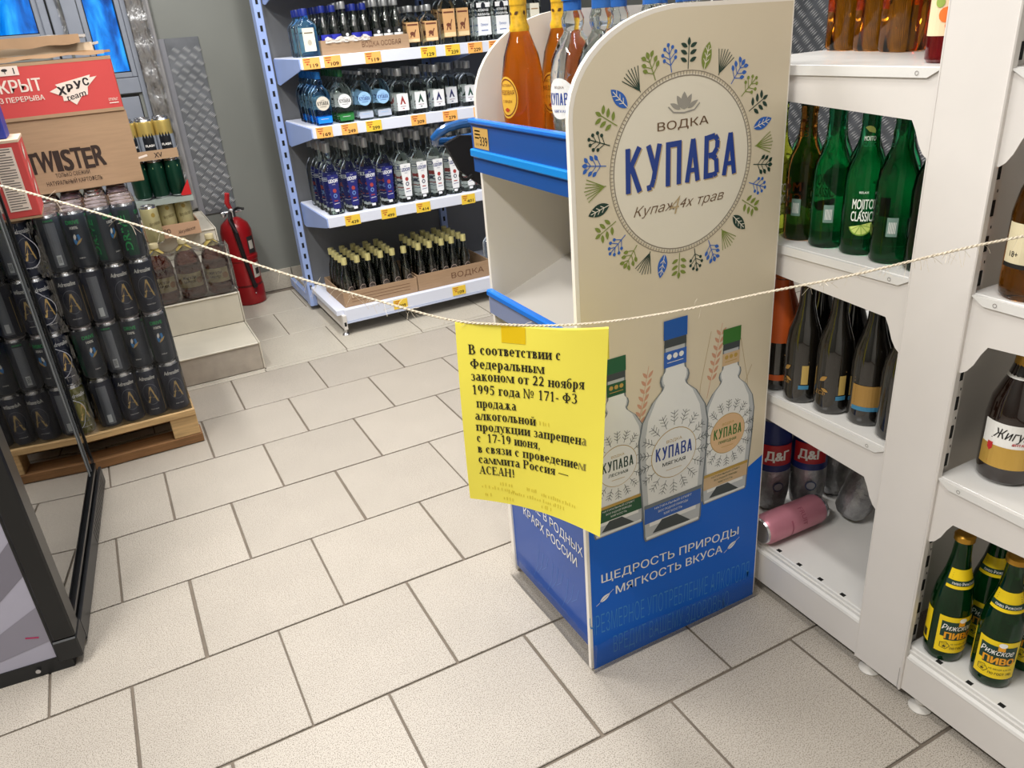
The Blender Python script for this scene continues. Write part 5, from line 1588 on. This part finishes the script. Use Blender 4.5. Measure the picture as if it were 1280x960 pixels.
m_.poly([(.0724, .0716), (.103, .056), (.1023, .0423), (.1186, .0424), (.134, .0287), (.153, .051), (.171, .0538), (.1761, .0755), (.2076, .1028), (.187, .1004), (.1913, .1083), (.0916, .0891), (.0968, .082)], f, 0)
m_.text('Х', g, .105, .060, .022, 1, w=.020, bold=.06).text('Р', g, .128, .066, .021, 1, w=.015, bold=.06).text('У', g, .151, .073, .021, 1, w=.018, bold=.06).text('С', g, .174, .080, .020, 1, w=.015, bold=.06).text('team', g, .139, .047, .018, 1, w=.054, bold=.018, slope=.22)
m_.text('ОТКРЫТ', f, .236, .030, .008, 0, w=.026, bold=.02).line(f, [(.223, .024), (.249, .024)], .003, 0)
m_.build('lettering', [cream_p, M('logo_ink', '2A2326', .6)], rb)
# flattened cartons on top
for k, (x0, x1, y0, y1, z, sl, lab) in enumerate(((-.66, -.118, 1.68, 2.0, 1.180, .02, 'flattened brown carton lowest in the pile on the red box'), (-.66, -.145, 1.70, 2.0, 1.204, .012, 'flattened brown carton in the middle of the pile on the red box'), (-.66, -.175, 1.69, 1.98, 1.228, .02, 'crumpled flattened carton topmost on the pile'))):
    c = thing('flattened_carton', lab, 'carton', ((x0 + x1) / 2, (y0 + y1) / 2, z - .012), 0, 'flattened cartons on the red box')
    w, d = (x1 - x0) / 2, (y1 - y0) / 2
    m_ = MB()
    fn = lambda u, v, o=0.0: (-w + 2 * w * u + .004 * sin(v * 9 + k), -d + 2 * d * v - .006 * sin(u * 5 + k) * (1 - v), .004 + o + .0022 * sin(u * (9 + 3 * k) + k) * (1 - .4 * v) + .0012 * sin(u * 31 + k))
    m_.grid(fn, 26, 6); m_.grid(lambda u, v: fn(u, v, .007), 26, 6); m_.grid(lambda u, v: fn(u, 0, .007 * v), 26, 1); m_.grid(lambda u, v: fn(1, u, .007 * v), 6, 1)
    m_.build('sheet', M('cardboard_grey', 'B9B2AC', .8, noise=.05, nscale=10) if k else cardd, c)
    m_ = MB().grid(lambda u, v: (-w + 2 * w * (.02 + .95 * u), -d - .002 - .012 * v + .002 * sin(u * 17), .012 - ((.026 if k else .012) + .003 * sin(u * 6 + k * 2) + .002 * sin(u * 29)) * v), 26, 3)
    m_.build('folded_flap', M('cardboard_pale', 'AE9980', .85) if k == 1 else M('cardboard_deep', '7D6247', .85, noise=.1, nscale=12), c)
# red and white box at the frame edge, blue box on it
lb = thing('carton', 'red and white printed box on the torn-film cans at the left edge', 'carton', (-.51, 1.42, .7875))
m_ = MB().box(-.13, .105, -.095, .09, 0, .198, 0, .002).box(-.13, .1055, -.0955, .09, .190, .1985, 1, .001)
m_.build('box', [redc, M('carton_pale', 'D8BFA6', .7)], lb)
m_ = MB((0, -1)); f = fY(0, 0, -.0962); g = fY(0, 0, -.0965)
m_.rect(f, -.10, .018, .018, .180, 0).rect(f, .036, .086, .018, .180, 0)
for q in range(13):
    m_.line(g, [(-.09, .172 - q * .0118), (.010 - (.03 if q % 4 == 3 else 0), .172 - q * .0118)], .003, 1)
for q in range(24):
    m_.line(g, [(.040, .176 - q * .0066), (.080 - (.012 if q % 5 == 2 else 0), .176 - q * .0066)], .0022, 1)
h = lambda u, v: (.1062, u, v)
for y0, z0 in ((-.06, .14), (-.05, .09), (-.03, .04)): m_.add([h(y0, z0), h(y0 + .05, z0 + .02), h(y0 + .05, z0 + .045), h(y0, z0 + .025)], [(0, 1, 2, 3)], 0)
m_.build('print', [cream_p, M('small_print', '5A5450', .7)], lb)
m_ = MB().prism([(-.13, .0), (.105, .0), (.104, -.006), (-.13, -.006)], 'y', -.095, .09, 0); m_.build('rim', card, lb); m_ = None
bb = thing('carton', 'small deep blue carton on the red and white box', 'carton', (-.508, 1.42, .9865))
MB().box(-.11, .078, -.06, .07, 0, .125, 0, .002).box(-.11, .060, -.058, .068, .125, .128, 1).build('box', [M('carton_violet_blue', '2E3C9A', .5), cream_p], bb)
m_ = MB((0, -1)).rect(fY(0, 0, -.0606), .048, .066, .02, .036, 0).rect(fY(0, 0, -.0606), .048, .066, .045, .065, 0).rect(fY(0, 0, -.0606), -.02, .02, .02, .06, 0); m_.build('print', M('carton_lightblue', '9DB6E2', .5), bb)

# ================================================================ ON THE STEPS
pet = M('pet_brown', '6A2A18', .03, trans=.75, ior=1.30)
SP = [(.040, 0), (.050, .012), (.051, .10), (.049, .115), (.051, .13), (.047, .16), (.030, .195), (.0155, .212), (.015, .222)]


def sp_l(mb):
    f = cyl(.051, 0, .0008); g = cyl(.051, 0, .0013)
    mb.rect(f, -.055, .055, .050, .108, 0, 16, 1); mb.text('ЖИГУЛИ', g, 0, .084, .011, 1, w=.05, bold=.03).text('БАРНОЕ', g, 0, .070, .009, 1, w=.044, bold=.03)
    mb.disc(g, .038, .075, .013, None, 2, 12, 2).disc(g, -.042, .075, .011, None, 2, 12, 2)


SPB = bottle('beer_bottle', '', 'bottle', SP, pet, 20, cap=(.220, .238, .0175, .017, M('cap_cream', 'CDBF96', .5)), decals=[(nm_, [M('label_buttery', 'CDBB85', .5), M('label_umber', '4A2E1C', .6), M('label_tan', 'B07A3C', .5), M('neck_straw', 'B9A45C', .5)], fn_) for nm_, fn_ in (('label', sp_l), ('neck_label', lambda mb: mb.lathe([(.0305, .196), (.0162, .213), (.0156, .222)], 16, 3, caps=False)))])
for i, x in enumerate((.083, -.022, -.127)):
    SPB.put((x, 2.187, .2435), .1 * i - .3, 'brown plastic beer bottle in shrink film on the steps, %s from the right end' % ORD[i], 'brown beer bottles on the steps')
for i, x in enumerate((.083, -.022, -.127)):
    pass
m_ = MB()
m_.grid(lambda u, v: (-.185 + .325 * u, 2.131 - .006 * abs(sin((u * .325 + .0) / .105 * pi)) ** .5, .250 + .215 * v - .02 * v * v * abs(cos(u * pi * 3))), 36, 8)
m_.grid(lambda u, v: (.139 + .003 * sin(u * 9), 2.131 + .108 * u, .25 + (.20 - .05 * abs(u - .5)) * v), 6, 8)
m_.grid(lambda u, v: (-.185 + .325 * u, 2.131 + .11 * v, .462 - .03 * abs(cos(u * pi * 3)) + .004 * sin(v * 12)), 36, 6)
tag(m_.build('shrink_film', film('shrink_film_loose', 'DADDE2', .08, .14, .7, 18)), 'loose clear film over the brown beer bottles on the steps', 'plastic film')

creamc = M('can_cream', 'C2B98A', .4, .3)
CZ = can_proto('beer_can', '', 'can', creamc, [('printed_label', [M('can_brown_ink', '5A4A26', .5), M('can_gold', 'A58C44', .4)], lambda mb: (mb.text('Жигулёвское', cyl(.033, 0, .0005), 0, .075, .014, 0, w=.046, shear=.3, slope=.15), mb.disc(cyl(.033, 0, .0005), 0, .115, .008, .009, 1, 10, 2), mb.line(cyl(.033, 0, .0005), [(-.016, .03), (.016, .03)], .003, 1)))], .033, .150)
GC = can_proto('beer_can', '', 'can', M('can_deep_green', '0F3A2A', .35, .4), [('printed_label', [M('can_pale_green', 'A9C08A', .5)], lambda mb: mb.line(cyl(.033, 0, .0005), [(-.018, .118), (.018, .118)], .006, 0))], .033, .150)
FCn = can_proto('drink_can', '', 'can', M('can_flash', 'B9A25C', .35, .5), [('printed_label', [M('can_flash_dark', '12161C', .4), whitep, M('can_flash_grey', '8C929C', .4)], lambda mb: (mb.lathe([(.0334, .014), (.0334, .085)], 20, 2, caps=False), mb.rect(cyl(.033, 0, .0010), -.022, .022, .014, .078, 0, 10, 1), [mb.poly([(-.022 + q * .011, .078), (-.011 + q * .011, .078), (-.0165 + q * .011, .096)], cyl(.033, 0, .0010), 0) for q in range(4)], mb.text('FLASH', cyl(.033, 0, .0015), 0, .045, .009, 1, w=.032, bold=.03)))], .033, .150)
ct = thing('carton_tray', 'brown tray lettered for beer holding cream cans on the top step', 'carton', (-.025, 2.44, .4555))
m_ = MB().box(-.115, .100, -.075, .085, 0, .004).box(-.115, .100, -.075, -.071, .004, .052).box(-.115, -.111, -.071, .085, .004, .052).box(.096, .100, -.071, .085, .004, .052)
m_.build('tray', M('carton_peach', 'C79F80', .8), ct)
MB((0, -1)).text('ПИВО', fY(0, 0, -.0756), -.045, .018, .018, 0, w=.055, bold=.02).text('Жигулёвское', fY(0, 0, -.0756), .045, .014, .014, 0, w=.07, shear=.3, slope=.15).build('lettering', M('carton_brown_ink'), ct)
for i in range(3):
    for j in range(2): CZ.put((.030 - .0665 * i, 2.405 + .0675 * j, .461), .1 * i, 'cream beer can in the lettered tray, %s from right, %s row' % (ORD[i], ('front', 'back')[j]), 'cream beer cans on the top step')
pk = thing('can_pack_card', 'grey sheet of film and card lying on the cream cans', 'card sheet', (-.03, 2.44, .6125))
MB().grid(lambda u, v: (-.125 + .23 * u, -.085 + .18 * v, .002 + .003 * sin(u * 14) * sin(v * 7)), 12, 8).grid(lambda u, v: (-.125 + .23 * u, -.085 - .004 * v, .002 + .003 * sin(u * 14) * 0 - .02 * v), 12, 2).build('sheet', M('film_grey', '8E9690', .3), pk)
for i in range(3):
    for j in range(2): (GC if i else GC).put((.030 - .0665 * i, 2.410 + .0675 * j, .6175), .2 * i, 'dark green beer can above the cream ones, %s from right, %s row' % (ORD[i], ('front', 'back')[j]), 'dark green beer cans on the top step')
CZ.put((-.105, 2.352 - .03, .4555), .3, 'cream beer can standing alone at the lip of the top step')
rdp = thing('snack_bag', 'small bright red packet beside the dark green cans', 'packet', (.058, 2.3615, .6175))
MB().prism([(-.026, .004), (-.020, .0), (.014, .0), (.012, .060)], 'y', -.005, .006).build('packet', M('packet_red', 'C01E22', .4), rdp)
ct2 = thing('carton_tray', 'brown tray of dark and gold cans topmost in the step stack', 'carton', (-.025, 2.44, .7685))
m_ = MB().box(-.115, .085, -.072, .085, 0, .004).box(-.115, .085, -.072, -.068, .004, .036).box(-.115, -.111, -.068, .085, .004, .036).box(.081, .085, -.068, .085, .004, .036)
m_.build('tray', card, ct2)
MB((0, -1)).text('XV', fY(0, 0, -.0726), .01, .008, .020, 0, w=.03, bold=.02).line(fY(0, 0, -.0726), [(-.08, .012), (-.03, .022)], .008, 1).build('print', [M('carton_brown_ink'), cream_p], ct2)
for i in range(3):
    for j in range(2): FCn.put((.030 - .0665 * i, 2.405 + .0675 * j, .7735), .15 * i - .1, 'dark and gold drink can in the topmost tray, %s from right, %s row' % (ORD[i], ('front', 'back')[j]), 'dark and gold cans in the top tray')

# ================================================================ FIRE EXTINGUISHER
red = M('extinguisher_red', '8A1218', .28, noise=.05, nscale=10)
ex = thing('fire_extinguisher', 'red fire extinguisher with black hose on the floor beside the steps', 'fire extinguisher', (.262, 2.765, 0))
MB().lathe([(.068, 0), (.074, .004), (.075, .02), (.075, .085), (.072, .090), (.072, .215), (.076, .22), (.076, .235), (.072, .24), (.072, .355), (.062, .388), (.035, .412), (.020, .420)], 28, 0).build('cylinder', red, ex)
MB().lathe([(.0725, .09), (.0725, .10)], 24, 0, caps=False).build('base_band', M('extinguisher_dark', '5A0E12', .4), ex)
MB().lathe([(.016, .418), (.018, .43), (.018, .455), (.012, .462)], 14, 0).tube([(-.035, 0, .445), (.045, 0, .445)], .007, 8).build('valve', chrome, ex)
MB().tube([(.0, .0, .455), (-.012, -.01, .49), (-.004, -.02, .535)], [.010, .012, .011], 10).build('lever', M('lever_red', 'B4262A', .35), ex)
MB().tube([(.005, .0, .45), (.03, -.02, .462), (.055, -.03, .455)], .006, 8).build('carry_handle', black, ex)
MB().lathe([(.011, 0), (.013, .004), (.013, .010), (.010, .012)], 14).build('pressure_gauge', chrome, ex, loc=(-.042, -.012, .44), rot=(pi / 2, 0, 0))
MB().tube([(-.01, -.015, .44), (-.02, -.06, .42), (-.012, -.080, .36), (.0, -.083, .25), (.018, -.083, .12), (.024, -.083, .09)], [.010, .011, .011, .010, .010, .012], 10).build('hose', M('hose_black', '181214', .45), ex)
m_ = MB().rect(cyl(.072, 0, .0012, .75), -.022, .022, .25, .33, 0, 8, 1).rect(cyl(.072, 0, .0012, .75), -.022, .022, .13, .20, 1, 8, 1).rect(cyl(.072, 0, .0018, .75), -.016, .010, .27, .31, 1, 6, 1).rect(cyl(.072, 0, .0018, .75), -.010, .014, .145, .175, 0, 6, 1)
m_.build('instruction_label', [M('label_darkgrey', '2E2A2A', .5), M('label_bone', 'B9B2A8', .5)], ex)
MB().lathe([(.003, 0), (.003, .004)], 8).build('screw', chrome, ex, loc=(.02, -.0765, .06), rot=(pi / 2, 0, 0))

# ================================================================ TROLLEY BEHIND THE STAND
tb = M('trolley_blue', '1D4E86', .15, coat=.6)
sc = thing('shopping_trolley', 'shopping trolley with a blue rim and black flap behind the display stand', 'trolley', (.93, .98, 0))
rim = [(-.150, .022, .912), (-.225, .022, .911), (-.262, .022, .906), (-.286, .028, .895), (-.297, .040, .880), (-.290, .055, .866), (-.24, .075, .860), (-.10, .10, .862), (.10, .12, .87), (.36, .12, .88), (.40, .07, .90), (.36, .02, .912), (.10, .02, .912)]
MB().tube(rim, .013, 10, 0, True).build('basket_rim', tb, sc)
MB().prism([(-.275, .862), (-.227, .880), (-.156, .872), (.02, .86), (.02, .60), (-.05, .63), (-.159, .716), (-.238, .782)], 'y', .016, .034, 0).build('seat_flap', M('flap_black', '0C0C12', .5), sc)
MB().tube([(-.205, .012, .765), (-.222, .008, .756), (-.236, .008, .758), (-.243, .008, .770), (-.240, .008, .780)], .0055, 8).build('hook', black, sc)
bk = MB()
for q in range(8): bk.tube([(.0 + q * .05, .02, .90), (.03 + q * .045, .02, .55)], .002, 5); bk.tube([(.0 + q * .05, .12, .87), (.03 + q * .045, .12, .55)], .002, 5)
for z in (.85, .75, .65, .55): bk.tube([(.02, .02, z), (.36, .02, z), (.36, .12, z), (.02, .12, z)], .002, 5, closed=True)
tag(bk.build('wire_basket', chrome, sc), kind='stuff')
MB().tube([(.02, -.08, .55), (.10, -.08, .12), (.36, -.08, .12)], .009, 8).tube([(.02, .14, .55), (.10, .14, .12), (.36, .14, .12)], .009, 8).tube([(.10, -.08, .12), (.10, .14, .12)], .008, 8).tube([(.36, -.08, .12), (.36, .14, .12)], .008, 8).build('frame', chrome, sc)
for x, y in ((.11, -.08), (.11, .14), (.35, -.08), (.35, .14)):
    MB().lathe([(.045, -.01), (.05, -.006), (.05, .006), (.045, .01)], 16).tube([(0, 0, 0), (0, .001, .02)], .004, 6).build('wheel', black, sc, loc=(x, y, .0505), rot=(pi / 2, 0, 0))

# ================================================================ TWINE AND NOTICE
tw_m = M('twine', 'D9CDB8', .9, noise=.25, nscale=400)
TP = [(-.762, .448, 1.150), (-.55, .305, 1.085), (-.3668, .1862, 1.0135), (-.3206, .1556, .9958), (-.1832, .0646, .9358), (-.0455, -.0266, .8694), (.0762, -.1072, .8176), (.1565, -.1604, .7868), (.2186, -.2015, .7775), (.2763, -.2398, .7735), (.3433, -.2842, .7765), (.4258, -.3388, .7893), (.5236, -.4035, .8114), (.6089, -.4601, .8296), (.6946, -.5168, .8523), (.742, -.5482, .8646), (.7848, -.5765, .8737), (.8000, -.5880, .8790), (.8010, -.620, .915), (.8025, -.650, .975), (.8030, -.662, 1.030)]


def smooth(P, n=8):
    out = []
    for i in range(len(P) - 1):
        p0 = Vector(P[max(i - 1, 0)]); p1 = Vector(P[i]); p2 = Vector(P[i + 1]); p3 = Vector(P[min(i + 2, len(P) - 1)])
        for k in range(n):
            t = k / n
            out.append(.5 * ((2 * p1) + (p2 - p0) * t + (2 * p0 - 5 * p1 + 4 * p2 - p3) * t * t + (3 * p1 - p0 - 3 * p2 + p3) * t ** 3))
    out.append(Vector(P[-1])); return out


path = smooth(TP, 12)
tt = thing('twine', 'pale hemp twine strung across the aisle, holding the yellow notice', 'twine', (.2186, -.2015, .7775))
O3 = Vector((.2186, -.2015, .7775))
# two twisted plies
L_acc = 0
for ph in (0, pi):
    pts = []; acc = 0
    for i, p in enumerate(path):
        a_, b_ = path[max(i - 1, 0)], path[min(i + 1, len(path) - 1)]
    dense = smooth([tuple(p) for p in path], 4)
    for i, p in enumerate(dense):
        if i: acc += (p - dense[i - 1]).length
        t_ = (dense[min(i + 1, len(dense) - 1)] - dense[max(i - 1, 0)]).normalized()
        w = t_.cross(Vector((0, 0, 1))).normalized(); u = w.cross(t_)
        an = acc / .012 * 2 * pi + ph
        pts.append(p + (w * cos(an) + u * sin(an)) * .0009 - O3)
    MB().tube(pts, .00115, 5).build('ply', tw_m, tt)
hm = MB()
rh = random.Random(8)
for q in range(150):
    i = rh.choice([rh.randint(10, len(path) - 12)] * 2 + [rh.randint(62, 76), rh.randint(150, 175)])
    i = min(i, len(path) - 2)
    p = path[i] - O3; l = rh.uniform(.006, .022)
    d = Vector((rh.uniform(-1, 1), rh.uniform(-.6, .6), rh.uniform(-1, .4))).normalized()
    hm.tube([p, p + d * l * .5 + Vector((0, 0, -.001)), p + d * l + Vector((rh.uniform(-.003, .003), 0, -.004))], .00022, 3)
tag(hm.build('loose_fibres', tw_m, tt), kind='stuff')
MB().tube([Vector(p) - O3 for p in ((.802, -.664, 1.024), (.8015, -.658, 1.000), (.8105, -.660, 1.000), (.8105, -.662, 1.085), (.8015, -.664, 1.082), (.8020, -.663, 1.030))], .0024, 6).build('knot', tw_m, tt)

# notice: an A4 sheet folded over the twine
cTL, cTR = Vector((.1602, -.1628, .7831)), Vector((.3433, -.2842, .7765 - .010))
cBL, cBR = Vector((.1541, -.1588, .4829)), Vector((.3254, -.2723, .4216))
nrm = Vector((-.552, -.834, 0)).normalized()
MIDL = .0


def paper(u, v, off=0.0):
    """u 0..1 left to right, v 0..1 bottom to top"""
    top = cTL.lerp(cTR, u) + Vector((0, 0, -.0035 * sin(pi * u)))
    bot = cBL.lerp(cBR, u) + Vector((0, 0, .0035 * sin(pi * u)))
    p = bot.lerp(top, v)
    bul = .012 * sin(pi * v) * (1 - u) * .6 - .010 * sin(pi * u) * (1 - v) - .004 * sin(2 * pi * u) * v + .020 * u * u * (1 - v) ** 2
    return p + nrm * (bul + off + .0022)


nt_ = thing('paper_notice', 'yellow printed paper notice taped over the twine beside the display stand', 'notice', tuple(O3))
yel = M('notice_yellow', 'FFF15C', .6, noise=.02, nscale=6)


def pl(u, v, off=0.0): return tuple(paper(u, v, off) - O3)


ym = yel.node_tree.nodes['Principled BSDF']
m_ = MB().grid(lambda u, v: pl(u, v), 24, 30)
m_.grid(lambda u, v: tuple(Vector(pl(u, 1)) - nrm * (.0044 * v) + Vector((0, 0, .0018 * sin(pi * v)))), 24, 3)
m_.grid(lambda u, v: tuple(Vector(pl(u, 1)) - nrm * (.0044 + .003 * v) - Vector((0, 0, .05 * v))), 24, 3)
m_.build('sheet', yel, nt_)
MB().grid(lambda u, v: pl(.30 + .16 * u, .917 + .082 * v, .0006), 6, 4).build('tape', M('tape_amber', 'F2CB10', .25), nt_)
GL = serif_glyphs()
lines = [('В соответствии с', .075, .845, .62), ('Федеральным', .08, .772, .505), ('законом от 22 ноября', .08, .708, .775), ('1995 года № 171- ФЗ', .08, .635, .73), ('продажа', .105, .562, .28), ('алкогольной', .09, .493, .43), ('продукции запрещена', .09, .430, .79), ('с  17-19 июня,', .09, .365, .46), ('в связи с проведением', .09, .301, .79), ('саммита Россия —', .09, .237, .67), ('АСЕАН!', .09, .170, .265)]
tx = MB(); fd = MB()
kk = 0
for s_, u0, v0, w in lines:
    tot = sum(GL[c][1] for c in s_); x = 0; k = w / tot; kv = .050 / .68
    for c in s_:
        ps, adv = GL[c]
        ue = u0 + (x + adv) * k
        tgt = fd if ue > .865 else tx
        for p in ps:
            kk = (kk + 1) % 9
            tgt.add([pl(u0 + (x + a) * k, v0 + b * kv + .015 * (u0 + x * k), .0007 + kk * 4e-5) for a, b in p], [tuple(range(len(p)))], 0)
        x += adv
tx.build('lettering', M('notice_ink', '1B1A12', .7), nt_)
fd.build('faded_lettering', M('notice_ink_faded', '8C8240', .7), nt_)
gh = MB()
rg = random.Random(4)
for (u0, u1, v) in ((.40, .62, .52), (.44, .52, .12), (.24, .34, .118), (.55, .80, .112), (.10, .34, .085), (.30, .72, .075), (.12, .18, .035), (.26, .34, .03), (.55, .62, .04)):
    x = u0
    while x < u1:
        h_ = rg.uniform(.012, .022)
        gh.add([pl(x, v - .02 * x, .0007), pl(x + .006, v - .02 * x, .0007), pl(x + .006, v + h_ - .02 * x, .0007), pl(x, v + h_ - .02 * x, .0007)], [(0, 1, 2, 3)], 0)
        x += rg.uniform(.012, .028)
tag(gh.build('show_through', M('notice_ghost', 'E2D03C', .6), nt_), kind='stuff')
